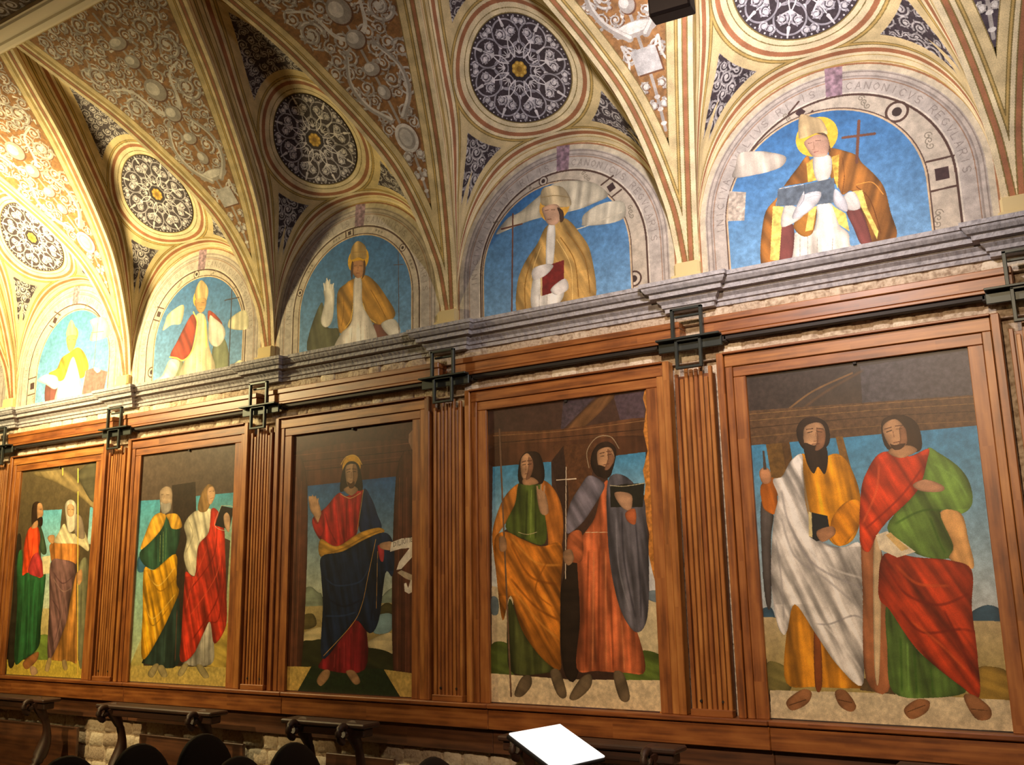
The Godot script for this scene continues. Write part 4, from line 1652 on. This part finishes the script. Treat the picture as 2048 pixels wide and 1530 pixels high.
const PANEL_PICTURE_4 := [
	["g 4a352c 3d2a20", 5,-13,1015,-7,1018,1005,-21,998],
	["p 4c4048 12 0", 499,-3,705,-2,512,90,476,107],  # varnish sheen from the lamp, painted as a purple patch
	["p 51424a 10 0", 804,5,990,2,977,101,846,110],  # second painted patch of lamp sheen
	["f 7a5636 14 130", 502,108,704,9,812,10,596,109],
	["f 65432b 14 90", 31,84,494,98,983,92,977,151,492,140,35,134],
	["s 8a6440 4", 36,94,494,105,982,101],
	["s 38241a 4", 36,121,492,126,979,129],
	["f 5a3a26 12 90", 35,134,492,140,977,151,973,211,436,209,33,204],
	["p 5c3c26 10 0", 421,151,695,159,654,276,513,380,476,287],
	["g 4287b2 9fb8c4", 29,204,411,206,413,321,15,460],
	["g 4287b2 7fa8c0", 757,207,975,203,966,343,749,317],
	["p 3a2820 8 0", 411,206,491,155,516,325,492,454,463,360],
	["g b8c4c4 cdd2cc", 16,441,58,442,62,622,11,621],
	["g cfc09c c8b690", 11,617,152,632,143,914,3,917],
	["f 6b7b80 8 0", 10,654,52,663,50,710,8,710],
	["f 55642c 14 20", 6,812,128,817,142,918,3,917],
	["p c9ccd0 4 0", 963,518,986,519,1038,643,959,650],
	["g d2c4a0 cabb92", 930,642,1036,647,1018,920,800,926],
	["f 748490 8 0", 953,642,1033,643,1029,677,951,667],
	["f 5a6e2c 16 20", 791,842,923,821,1025,847,1026,916,786,917],
	["p dcc9a4 7 90", -10,907,483,917,1027,908,1026,1005,-12,1000],
	["p c07f38 14 88", 988,-1,1076,3,1050,643,1003,636,981,579,962,518,975,466,948,378,966,307,955,262,987,201,968,137,989,65,974,27],
	["f 2c2119 12 0", 448,634,563,528,542,888,452,886],
	["f 4a5028 26 88", 125,660,201,760,319,849,401,891,143,905,106,815],
	["f b8742e 22 75", 205,272,166,350,109,405,48,461,54,593,25,499,24,422,99,318],
	["f 55662a 24 88", 211,263,348,275,366,357,360,480,213,459,108,417,174,340],
	["w 2c3616 6", 255,296,239,456],
	["w 2c3616 6", 308,298,301,463],
	["s 7e9244 5", 282,297,269,457],
	["f b8702c 24 80", 342,269,417,293,473,370,463,489,386,506,378,451,358,357],
	["f be7426 32 58", 108,434,212,461,335,489,463,487,448,634,436,812,432,889,318,850,201,762,134,650,80,733,45,593,34,461],
	["w 7a4414 7", 140,473,261,587,432,616],
	["w e09a42 7", 140,454,297,541,449,553],
	["w 7a4414 7", 136,594,291,687,435,732],
	["w e09a42 7", 152,632,306,733,433,794],
	["w 8a5018 5", 367,542,294,633,395,688],
	["s c8b890 3", 192,438,248,447,311,441],
	["s 6e5440 11", 78,74,126,978],
	["f b08a68 10 0", 314,303,347,300,375,320,386,378,336,377],
	["s b08a68 10", 334,327,322,304,319,287],
	["s b08a68 10", 346,324,344,295,345,281],
	["s b08a68 10", 360,327,363,300,366,287],
	["f a07a58 10 0", 67,452,107,455,112,495,69,498],
	["f 33251c 14 80", 207,197,251,165,336,173,368,234,354,276,291,278,202,267],
	["f b58c68 12 10", 219,186,264,169,298,207,278,251,238,260,217,237],
	["f b08560 6 0", 229,257,292,254,327,276,237,278],
	["f 8a6248 6 0", 268,181,298,207,278,251,247,259,265,220],
	["s 54382a 5", 224,198,250,195],
	["s 54382a 5", 260,196,287,195],
	["s 3a281c 4", 229,208,247,207],
	["s 3a281c 4", 262,208,284,207],
	["s 7a5038 2", 249,211,246,228],
	["s 5a3028 2", 239,240,265,239],
	["f b8623a 30 89", 715,304,759,297,748,451,768,593,802,693,882,765,917,883,803,890,646,888,531,881,560,723,554,546,575,474,666,404],
	["w 7a3a20 7", 622,511,586,879],
	["w 7a3a20 7", 688,494,656,882],
	["w 7a3a20 6", 743,636,742,885],
	["w dc8c58 6", 655,512,623,883],
	["w dc8c58 6", 723,513,702,885],
	["w dc8c58 5", 799,731,804,884],
	["s e0c8a0 3", 609,450,740,453],
	["f b06038 20 40", 506,456,585,447,585,537,520,545,495,527],
	["f 75707c 24 60", 641,264,586,298,514,362,492,449,586,421,673,359,731,306,711,283],
	["f 5c5a62 30 85", 752,287,849,274,946,342,961,413,965,553,942,722,877,767,801,706,755,593,739,460],
	["w 35343c 6", 825,391,828,550,877,723],
	["w 8a8a92 5", 791,408,796,567,848,706],
	["w 35343c 6", 901,429,911,594,908,723],
	["p 26261f 6 0", 763,306,847,301,961,303,945,379,762,373],
	["s b8b090 4", 764,302,846,308,961,303],
	["f b89070 10 0", 786,329,846,327,888,342,876,386,826,375],
	["f b06038 14 0", 846,394,901,383,900,431,857,422],
	["s 98866c 5", 643,238,635,182,696,140,778,142,824,183],
	["f 33251c 14 60", 662,193,702,163,760,157,805,180,802,214,769,263,696,270,656,234],
	["f b58c68 12 10", 697,187,772,177,796,214,762,249,708,249],
	["f 33251c 12 80", 697,232,755,242,785,227,773,267,736,279,701,264],
	["f 8a6248 6 0", 759,181,794,214,764,247,735,248,756,216],
	["s 54382a 4", 710,194,738,192],
	["s 54382a 4", 750,190,783,190],
	["s 3a281c 3", 715,204,735,203],
	["s 3a281c 3", 754,201,777,200],
	["s 5a3028 2", 726,233,762,231],
	["s d8c8b0 5", 504,229,480,598],
	["s d8c8b0 6", 443,270,563,271],
	["f a88260 10 0", 472,510,519,504,535,536,503,555,474,540],
	["f 6f5f48 12 30", 147,971,195,917,251,911,253,943,193,978],
	["f 6f5f48 12 150", 371,896,426,890,467,959,444,977,406,960],
	["f 6f5f48 12 30", 483,971,556,910,614,900,608,938,528,978],
	["f 6f5f48 12 150", 741,893,796,892,828,958,804,978,766,963]
]
const PANEL_PICTURE_3 := [
	["g 4f3027 4a2e26", -32,-19,1032,-11,1037,1005,-39,1014],
	["f 5e382a 12 90", -1,70,1013,75,1013,217,4,210],
	["s 7a4a36 4", 9,82,1013,86],
	["s 331d15 4", 10,109,1013,114],
	["s 7a4a36 3", 6,133,1013,134],
	["s 331d15 4", 4,148,1013,150],
	["p 96705a 4 0", 961,50,1012,24,1013,118,982,109,958,79],
	["g 2f5f9c c4ccb6", 131,211,863,206,855,650,131,647],
	["f 8c9a88 10 0", 130,624,181,607,246,629,281,640,285,704,130,704],
	["f 8c9a88 10 0", 772,643,859,617,855,684,751,684],
	["g b8a878 9a8450", 123,683,855,671,849,826,122,833],
	["f 5a5030 14 0", 125,719,211,712,237,755,125,769],
	["f d8c89a 8 0", 130,783,284,761,287,804,125,819],
	["f 4a4428 14 0", 730,698,795,671,852,684,851,712,738,715],
	["f 88a8b0 6 0", 709,722,839,712,832,772,702,780],
	["f d8c89a 8 0", 667,807,840,779,844,853,668,834],
	["f 33351e 16 20", 115,823,208,811,303,814,323,908,114,912],
	["f 33351e 16 20", 631,842,741,837,855,859,863,912,633,910],
	["f 5c3626 14 89", -17,147,134,209,121,915,-26,918],
	["s 7e4e38 4", 31,172,29,913],
	["s 7e4e38 4", 78,190,77,913],
	["s 2e1a12 4", 9,172,4,914],
	["s 2e1a12 4", 53,181,52,913],
	["f 5c3626 14 89", 863,203,1013,196,1014,922,853,909],
	["s 7e4e38 3", 890,212,881,908],
	["s 2e1a12 3", 916,213,912,911],
	["s 7e4e38 3", 945,214,943,914],
	["s 2e1a12 3", 976,216,976,917],
	["p c9ab60 8 90", -33,911,210,909,99,1004,-31,1007],
	["p c9ab60 8 90", 778,908,1017,919,1018,1006,913,1006],
	["p 26341f 10 90", 207,907,780,907,913,1009,91,1005],
	["d d9a233 76", 506,151],
	["s e8bc50 5", 419,138,454,113,504,107,556,117,591,147],
	["f c02f2a 28 85", 401,250,471,265,606,246,568,394,523,425,397,456,261,430,188,371,195,335,294,303],
	["w 7a1a1c 5", 295,327,331,387,396,447],
	["w e0584a 5", 389,278,409,360,442,434],
	["w 7a1a1c 5", 469,288,473,427],
	["w e0584a 4", 507,283,511,413],
	["w 7a1a1c 4", 539,291,534,407],
	["s e0b070 5", 420,255,499,274,583,257],
	["f c89c78 10 0", 145,261,170,253,221,264,260,326,242,364,195,331,164,307],
	["s c89c78 8", 180,293,155,262,150,255],
	["s c89c78 8", 193,292,181,257,181,250],
	["s c89c78 8", 206,294,206,260,207,255],
	["s c89c78 8", 220,298,228,272,231,266],
	["f a82824 14 60", 186,341,226,365,266,326,291,386,251,414,194,379],
	["f 24345a 20 75", 606,246,671,281,718,341,749,400,581,403],
	["s e0a850 4", 606,247,585,322,561,397],
	["f c8963c 22 20", 259,425,397,456,581,409,731,394,772,413,611,439,444,478,263,494],
	["w 8a5f20 4", 319,482,460,463,627,424,746,405],
	["f 8f2228 26 89", 546,736,628,729,637,911,305,917,293,881],
	["w c04a48 4", 398,858,392,910],
	["w c04a48 4", 472,816,473,909],
	["w 5a1418 4", 435,837,434,910],
	["w 5a1418 4", 524,781,529,908],
	["f 1c2a46 28 78", 271,493,444,477,611,438,768,413,838,443,856,513,840,576,787,564,741,732,669,781,561,734,457,795,291,877,290,676,271,568],
	["w 36507e 6", 307,576,402,605,586,593,660,538],
	["w 0f1830 6", 311,648,452,683,589,663],
	["w 36507e 6", 314,719,453,718,560,705],
	["w 0f1830 5", 718,468,706,608,680,732],
	["f a8343a 10 80", 725,461,773,469,771,519,741,511],
	["s d8a450 4", 710,437,653,572,607,677,531,750,305,867],
	["s d8a450 3", 725,482,720,691],
	["f c89c78 10 0", 740,455,791,448,838,451,830,479,754,473],
	["p efe6d8 3 0", 831,451,907,439,992,437,1015,451,1010,475,907,476,821,486],
	["p efe6d8 3 0", 975,471,1015,468,1015,495,908,550,871,553,891,524],
	["p b8a890 5 0", 877,563,908,554,1010,577,1010,600,937,584],
	["p efe6d8 3 0", 979,588,1013,601,1001,631,965,640,934,631,929,603,945,600,960,619],
	["f 33241a 16 82", 460,138,510,130,560,145,586,183,600,244,544,245,513,235,459,242,413,242,426,176],
	["f c49c78 10 10", 463,146,541,146,559,193,525,230,485,229,459,192],
	["f b88f6c 6 0", 443,240,481,227,529,228,563,245,506,264],
	["f 98704e 6 0", 517,148,544,147,559,193,525,230,510,228,521,195],
	["w 54382a 4", 463,163,498,160],
	["w 54382a 5", 512,160,547,164],
	["s 3a281c 4", 471,172,495,170],
	["s 3a281c 4", 517,171,542,172],
	["s 8a5f45 3", 505,172,509,194,496,195],
	["s 7a3a30 3", 491,208,525,208],
	["f 5a3c28 8 0", 473,209,501,217,531,210,529,232,494,235],
	["f b58c66 12 30", 253,958,301,922,358,920,350,948,289,978],
	["f b58c66 12 150", 489,920,555,918,603,954,565,967,523,949]
]
const PANEL_PICTURE_2 := [
	["g 5a4c40 3f342c", -31,-10,1038,-12,1116,1008,-24,1021],
	["g 4a9ab4 c0cc9c", -1,207,228,211,206,537,125,938,-9,936],
	["g 4a9ab4 a8c4a8", 588,210,999,210,1011,419,604,335],
	["p 332920 8 0", 341,151,592,146,616,283,529,467,551,923,489,924],
	["g a8c0a0 b8b070", 973,375,1007,376,1003,926,945,927],
	["g c0bc84 b0a458", 97,821,135,820,143,934,-9,936],
	["f b8a04c 12 20", 835,836,946,772,986,757,988,926,795,930],
	["p c0ac60 8 90", -19,933,995,924,996,1004,-24,1018],
	["f 2c3f38 24 88", 292,804,448,654,495,687,512,920,169,924,138,905],
	["w 8a4a38 5", 468,695,475,910],
	["w 4f6a58 4", 355,797,362,916],
	["f 3a6a8a 14 60", 18,461,106,473,94,524,16,523],
	["f 2c4e3a 24 85", 266,290,340,311,450,344,437,432,371,481,278,510,186,520,70,491,27,442,144,391],
	["s 8aa060 4", 244,370,256,485],
	["s 8aa060 4", 276,356,290,493],
	["s 173020 4", 207,385,220,499],
	["s 6d8850 3", 307,342,318,478],
	["f e0a838 18 60", 216,270,292,283,258,340,133,400,33,427,84,351,144,290],
	["f e0a838 18 110", 298,280,418,283,474,339,371,345,325,306],
	["f d0981f 32 70", 97,507,204,520,423,456,446,577,479,614,446,660,304,798,126,905,99,687,82,573],
	["w f2d070 5", 89,516,252,590,426,510],
	["w f2d070 4", 110,657,216,731,442,628],
	["w 8a5f10 5", 130,536,274,613,433,562],
	["w 8a5f10 5", 134,687,220,761,376,687],
	["w f2d070 4", 235,731,256,819],
	["f a8927a 10 10", 215,170,270,154,336,166,354,213,332,251,241,244,216,208],
	["f 9a948a 10 80", 223,222,281,232,336,229,341,260,286,276,244,267],
	["s 3a281c 3", 229,189,252,188],
	["s 3a281c 3", 286,191,317,193],
	["s 8a5f45 3", 264,194,259,211],
	["f a8a498 26 88", 741,794,816,734,855,828,836,915,565,919,651,880],
	["w 6a6858 4", 683,851,683,914],
	["w 6a6858 4", 762,794,768,913],
	["f cfc8ac 28 70", 576,282,685,269,781,280,770,371,654,427,651,499,640,551,565,536,508,468,531,395,495,332],
	["w 8a8468 4", 547,319,591,379,527,452],
	["w f0ecd8 4", 633,284,678,367,649,418],
	["f bc3622 32 72", 770,272,848,289,907,359,929,475,954,618,965,758,860,832,808,744,745,794,651,881,527,904,527,760,529,578,541,533,633,551,654,427,753,370],
	["w 701810 6", 832,327,813,473,584,615],
	["w e05c3c 5", 871,372,855,545,597,723],
	["w 701810 6", 898,474,866,653,644,816],
	["w e05c3c 5", 740,442,616,586,557,687],
	["w 701810 5", 926,582,891,730,808,744],
	["p 2a241e 5 0", 869,261,994,277,958,364,812,343],
	["s d8d0b0 3", 869,261,994,277,958,364,812,343,869,261],
	["f c8a484 8 0", 895,307,927,292,961,317,956,375,913,352],
	["f 8f6f42 18 70", 656,202,723,163,792,181,776,222,721,279,632,270],
	["f c8a078 10 10", 720,186,776,176,802,212,767,250,727,238],
	["s 3a281c 3", 740,197,758,195],
	["s 3a281c 3", 776,195,791,195],
	["s 7a3a30 3", 755,227,786,224],
	["f a0946a 12 30", 195,966,254,925,309,927,252,979],
	["f a0946a 12 150", 292,935,355,927,406,969,343,974],
	["f a0946a 12 30", 506,960,559,918,613,922,556,966],
	["f a0946a 12 150", 691,924,751,920,824,963,765,969]
]
const PANEL_PICTURE_1 := [
	["g 5c5038 463c2a", -39,-8,1005,-3,1171,1006,20,1023],
	["g 62b0c8 d0d8b8", 307,209,579,213,551,701,403,701],
	["g 62b0c8 b0c8b8", 937,216,995,214,1001,391,935,390],
	["f 8a7850 12 40", 133,16,401,14,591,22,809,101,994,191,990,225,736,140,412,65],
	["f 54503c 10 0", 756,37,987,4,983,191,809,101],
	["g cfc088 b8a860", 388,686,540,686,564,930,381,932],
	["f 7a9440 12 20", 378,827,540,816,556,930,388,932],
	["p c8b44a 8 90", 7,931,1006,920,1012,1003,16,1009],
	["f 2e2a20 10 0", -15,360,57,338,99,602,121,929,20,938,11,639],
	["f 2c6238 24 88", 119,522,194,506,350,537,429,520,435,604,423,752,416,866,231,927,110,936,81,678,24,447,82,401],
	["w 134222 6", 204,549,258,909],
	["w 3f9a58 5", 291,558,325,885],
	["w 134222 5", 365,559,381,855],
	["f 3a4a34 14 80", 252,279,335,305,421,412,366,425,302,375],
	["f e04a22 24 75", 155,294,271,288,319,345,317,414,371,469,405,523,350,539,196,512,117,524,116,448,106,370],
	["w a03018 5", 220,342,217,420,171,495],
	["f b83a3a 14 60", 222,443,301,417,380,468,401,521,350,536,195,511],
	["p e0d4a8 4 0", 365,438,472,434,495,520,399,523],
	["f 33241a 12 80", 177,177,265,166,277,220,242,273,187,273],
	["f b88a60 10 10", 242,179,301,175,333,221,317,244,264,254],
	["f 2a1c14 8 0", 263,250,325,243,334,283,283,285],
	["f b88a60 6 0", 213,268,265,258,268,290,188,294],
	["s 3a281c 3", 282,202,308,202],
	["f a87040 12 30", 229,939,409,888,410,928,283,973],
	["f c0a080 10 150", 326,959,397,961,431,986,356,999],
	["f b8783a 26 80", 475,373,758,348,835,387,816,479,544,485,471,426],
	["f b07a3a 26 86", 586,907,737,752,778,643,843,527,926,900,816,926,575,923],
	["f 7a5a58 30 70", 484,472,641,457,822,491,781,607,745,752,600,910,536,893,513,679],
	["w 4a3038 5", 531,516,663,569,795,534],
	["w a88a80 4", 537,546,671,606,778,592],
	["w 4a3038 5", 538,642,654,716,621,839],
	["w a88a80 4", 676,628,679,737,607,868],
	["f 7a7a5c 20 86", 835,534,946,459,991,680,997,919,931,920],
	["f d0c49c 18 50", 621,284,693,324,775,335,852,305,949,383,949,423,805,387,516,373,556,328],
	["f 8a7a68 8 0", 739,250,840,261,898,359,777,341],
	["f d0c8b0 12 80", 617,189,681,169,755,194,768,259,761,315,685,324,639,254],
	["f c09a70 10 10", 644,202,686,191,733,206,737,242,699,253,656,240],
	["s 3a281c 3", 660,217,683,216],
	["s 3a281c 3", 703,217,728,220],
	["s 8a5f45 3", 692,221,691,235],
	["f c09060 8 0", 418,347,454,334,510,340,504,374,454,371],
	["s e8c658 13", 770,136,931,983],
	["s e8c658 13", 748,23,761,88],
	["s e8c658 13", 547,12,553,42],
	["f c09060 8 0", 833,527,888,506,905,557,859,578],
	["f b09868 10 30", 519,970,548,919,595,922,571,975],
	["f b09868 10 150", 729,927,777,923,804,961,756,965]
]
const LUNETTE_PICTURE_5 := [
	["f c9beb0 14 90", 187,351,248,363,287,381,347,427,331,474,262,484,159,471,169,416],
	["p bfb0a0 16 0", 139,535,200,561,187,704,127,688],
	["d e4b23c 71", 457,367],
	["f 96622a 24 62", 422,450,433,523,442,582,331,578,315,611,300,663,316,675,317,781,295,930,234,941,257,706,305,625,344,558,385,499],
	["f 96622a 24 110", 500,440,577,503,593,547,632,626,656,699,666,809,676,936,601,940,577,780,555,677,524,683,512,640,490,583,492,465],
	["s d09040 3", 571,649,620,655,650,723],
	["s 6a3c10 3", 570,659,608,737,631,903],
	["s 6a3c10 2", 534,503,535,592,523,676],
	["f dcd6cc 20 89", 356,821,415,828,435,762,440,703,488,717,503,822,531,874,534,933,567,935,562,947,335,947],
	["s a8a098 1", 373,848,368,935],
	["s a8a098 1", 399,845,394,937],
	["s a8a098 1", 430,865,425,934],
	["s a8a098 1", 480,880,474,937],
	["f 74403c 14 80", 309,773,355,782,338,948,295,938],
	["f 74403c 14 70", 531,760,575,769,600,939,567,937,548,852],
	["f a06c2a 18 60", 395,728,422,709,436,735,417,834,382,843,354,781],
	["p e6cc6c 16 80", 290,663,327,677,314,780,297,939,266,928],
	["p e6cc6c 16 70", 557,677,587,680,598,777,624,891,617,929,595,829],
	["p d4ac48 16 70", 415,488,438,470,446,583,415,584],
	["p d4ac48 16 95", 500,486,525,483,510,652,501,591],
	["p e4c868 14 60", 487,723,528,777,535,867,503,822],
	["p e4c868 14 100", 413,707,437,711,417,823,392,823],
	["f d8d2c8 10 85", 441,460,497,481,488,583,444,583],
	["f d4cdc6 14 40", 329,677,356,678,390,743,315,777],
	["f ccc6c2 14 60", 527,690,562,683,576,763,535,759],
	["p 5a6674 10 10", 312,583,399,590,502,590,497,712,441,704,302,666],
	["s c8ccd0 2", 317,583,399,589],
	["s 454e5a 2", 403,593,400,668],
	["f c4c4ca 12 40", 399,623,403,641,441,638,456,654,437,703,387,744,352,743,375,677],
	["f bebec6 10 60", 501,646,532,711,532,769,494,721],
	["s b0b0b8 3", 403,641,427,637,451,654],
	["s b0b0b8 2", 410,660,436,657,454,666],
	["s 8c8c96 2", 378,694,395,666,400,635],
	["f cbb284 20 80", 408,237,448,261,479,290,494,367,458,350,412,358,397,343],
	["f 5a4434 8 0", 458,350,490,369,499,457,490,430,487,378],
	["f bd9680 10 10", 415,377,458,357,490,381,495,432,482,473,441,462,424,423],
	["s 6a4a3c 2", 427,390,439,391],
	["s 6a4a3c 2", 453,386,468,390],
	["s 8e6852 2", 445,391,445,425,438,426],
	["s 84443e 2", 444,442,458,441],
	["s 6a4434 10", 598,343,578,542],
	["s 6a4434 9", 542,405,643,424]
]
const LUNETTE_PICTURE_4 := [
	["f c9c1ac 16 100", 208,462,267,383,323,366,408,306,499,248,647,295,722,394,661,423,574,437,396,430,266,454],
	["f cfc8b4 14 100", 605,518,616,471,686,436,781,452,786,542,715,557,614,537],
	["s c9c1ac 5", 519,548,614,543,774,510],
	["d dca848 70", 486,378],
	["f c09a58 24 65", 448,486,529,466,596,577,638,699,652,948,561,958,501,949,469,786,386,943,303,952,306,777,346,663,403,576],
	["s 94692a 4", 509,573,567,723,579,924],
	["s f0cc80 3", 492,579,549,741,553,940],
	["s 94692a 4", 536,548,610,714,629,916],
	["s 94692a 4", 393,607,344,776,341,933],
	["s f0cc80 3", 420,592,371,760,373,940],
	["f eeeae2 12 88", 381,763,435,732,516,864,483,950,373,950],
	["s a8a098 2", 406,870,404,948],
	["s a8a098 2", 441,879,439,945],
	["f eeeae2 8 88", 451,498,486,503,471,719,440,724],
	["p 7a2422 8 0", 419,719,521,704,516,867,416,882],
	["p e0c490 2 0", 414,720,423,717,419,883,411,876],
	["f ece6e2 8 40", 458,852,521,809,536,872,484,892],
	["f ece6e2 8 40", 379,717,436,704,473,725,434,771,380,777],
	["f d8c49c 18 80", 422,323,439,258,525,285,561,399,487,389,432,359],
	["s 9a8458 3", 426,312,489,322,550,353],
	["f c8a084 8 10", 432,373,496,376,518,442,494,489,456,480,436,425],
	["f 4a3428 4 0", 498,395,522,421,526,470,510,485,506,436],
	["s 6a4a3c 3", 442,395,457,395],
	["s 6a4a3c 2", 471,399,487,404],
	["s 84543e 3", 452,450,469,453],
	["s 6a4438 7", 291,365,277,951],
	["s 6a4438 8", 236,440,333,439]
]
const LUNETTE_PICTURE_3 := [
	["d dca830 62", 524,408],
	["f 5f6048 16 80", 304,634,222,927,397,976,416,838,343,802],
	["f 74483e 12 80", 617,850,667,858,715,950,622,966],
	["f b8883a 24 60", 487,529,564,520,624,578,679,672,740,806,697,856,632,852,584,797,554,695,503,669,492,795,444,862,412,832,402,603,452,547],
	["s f0c860 4", 555,702,584,790,632,843],
	["s f0c860 4", 500,669,486,787,450,839],
	["s 8a5c18 3", 600,626,649,731,685,819],
	["s 8a5c18 3", 440,613,442,723,431,815],
	["f ece4dc 14 88", 501,532,545,544,555,709,615,850,623,966,397,976,427,868,492,795],
	["s a8a098 2", 494,843,492,956],
	["s a8a098 2", 542,813,547,954],
	["s a8a098 2", 579,848,585,949],
	["f e4e0d8 12 80", 317,561,327,508,339,487,356,522,377,538,385,626,375,768,338,806,305,759,325,632],
	["s e4e0d8 8", 325,556,318,512],
	["s e4e0d8 7", 337,545,336,483],
	["s e4e0d8 7", 354,550,354,497],
	["s e4e0d8 8", 370,560,377,529],
	["f e4e0d8 10 40", 660,858,733,842,769,928,715,947],
	["f d0ac6c 18 85", 479,396,485,314,522,284,567,337,568,417,524,393],
	["s 94703c 2", 482,348,566,369],
	["f b8845c 10 10", 488,422,524,415,556,430,557,506,525,530,493,489],
	["f 5a3c28 6 80", 487,411,496,435,489,529,480,472],
	["f 5a3c28 6 80", 556,423,567,441,565,509,547,541,555,492],
	["s 5a3c2c 2", 500,444,514,445],
	["s 5a3c2c 2", 532,450,548,456],
	["s 7a4a38 2", 524,456,522,480],
	["s 84443e 2", 513,494,534,499],
	["s 5a4438 3", 754,425,761,953],
	["s 5a4438 3", 729,499,782,510]
]
const LUNETTE_PICTURE_2 := [
	["f cfcaaa 14 90", 251,576,266,515,292,457,404,419,393,551,320,549],
	["f cfcaaa 14 90", 753,670,759,600,861,567,883,700],
	["f cfcaaa 14 90", 775,956,839,909,889,968],
	["d dcac44 54", 530,395],
	["f 788064 14 88", 644,771,726,741,765,947,653,963],
	["f 788064 14 88", 380,826,424,842,421,970,359,952],
	["f dccfac 16 88", 500,527,575,544,611,757,658,963,414,977,430,843,504,734],
	["s a89c7c 2", 514,804,523,962],
	["s a89c7c 2", 549,784,561,963],
	["s a89c7c 2", 593,820,606,957],
	["f 9c3c2a 24 62", 476,507,510,557,503,665,479,784,424,837,323,783,371,679,431,566],
	["f 9c3c2a 20 100", 596,508,649,548,703,628,667,655,601,595],
	["s f0cc70 8", 483,491,515,571,509,681,479,790,424,831,371,803,319,786],
	["s f0cc70 10", 574,575,586,683,595,767],
	["f e8e2cc 12 40", 319,807,396,830,386,903,338,973,216,939,268,909],
	["f d8d4c8 12 80", 605,552,644,574,711,646,727,714,693,775,645,773,606,708],
	["f d8bc84 18 85", 488,336,529,267,585,343,575,423,501,405],
	["f b8905c 10 10", 493,403,572,414,570,488,536,510,504,472],
	["s 6a4a34 2", 508,431,523,432],
	["s 6a4a34 2", 543,436,562,442],
	["s 84543e 2", 526,477,548,482],
	["s 3c3a44 7", 761,397,762,960],
	["s 3c3a44 6", 713,461,814,465]
]
const LUNETTE_PICTURE_1 := [
	["f ccd4b4 12 90", 682,356,796,357,857,448,852,521,696,523,709,430],
	["d e0aa40 48", 530,444],
	["f 70443f 12 88", 308,804,418,838,418,986,326,978],
	["f d89a32 22 60", 513,578,585,553,650,614,697,727,657,803,586,783,547,654,481,779,429,790,328,715,402,687,439,610],
	["s a86a10 3", 468,638,441,724,428,776],
	["s f8c850 3", 501,614,475,716,455,780],
	["s a86a10 2", 606,620,640,717,637,776],
	["f f6f2e4 12 89", 528,638,567,646,637,850,652,986,418,986,432,814,481,779],
	["s c0b8a0 2", 567,763,603,978],
	["f f0ead8 10 20", 222,750,296,717,410,753,422,839,382,848,304,796],
	["p 7a6460 8 0", 676,753,744,745,868,799,841,974,650,971],
	["s f0e8d0 3", 673,757,645,970],
	["f f0e4d0 8 0", 735,737,807,774,773,790],
	["f d8c08a 16 85", 465,430,498,312,545,378,562,451],
	["f c8985c 8 10", 472,443,558,452,557,534,524,575,493,545],
	["s 6a4a34 3", 490,472,506,474],
	["s 6a4a34 3", 531,477,550,483],
	["s 6e6440 3", 750,394,743,751],
	["s 6e6440 3", 699,459,809,473]
]
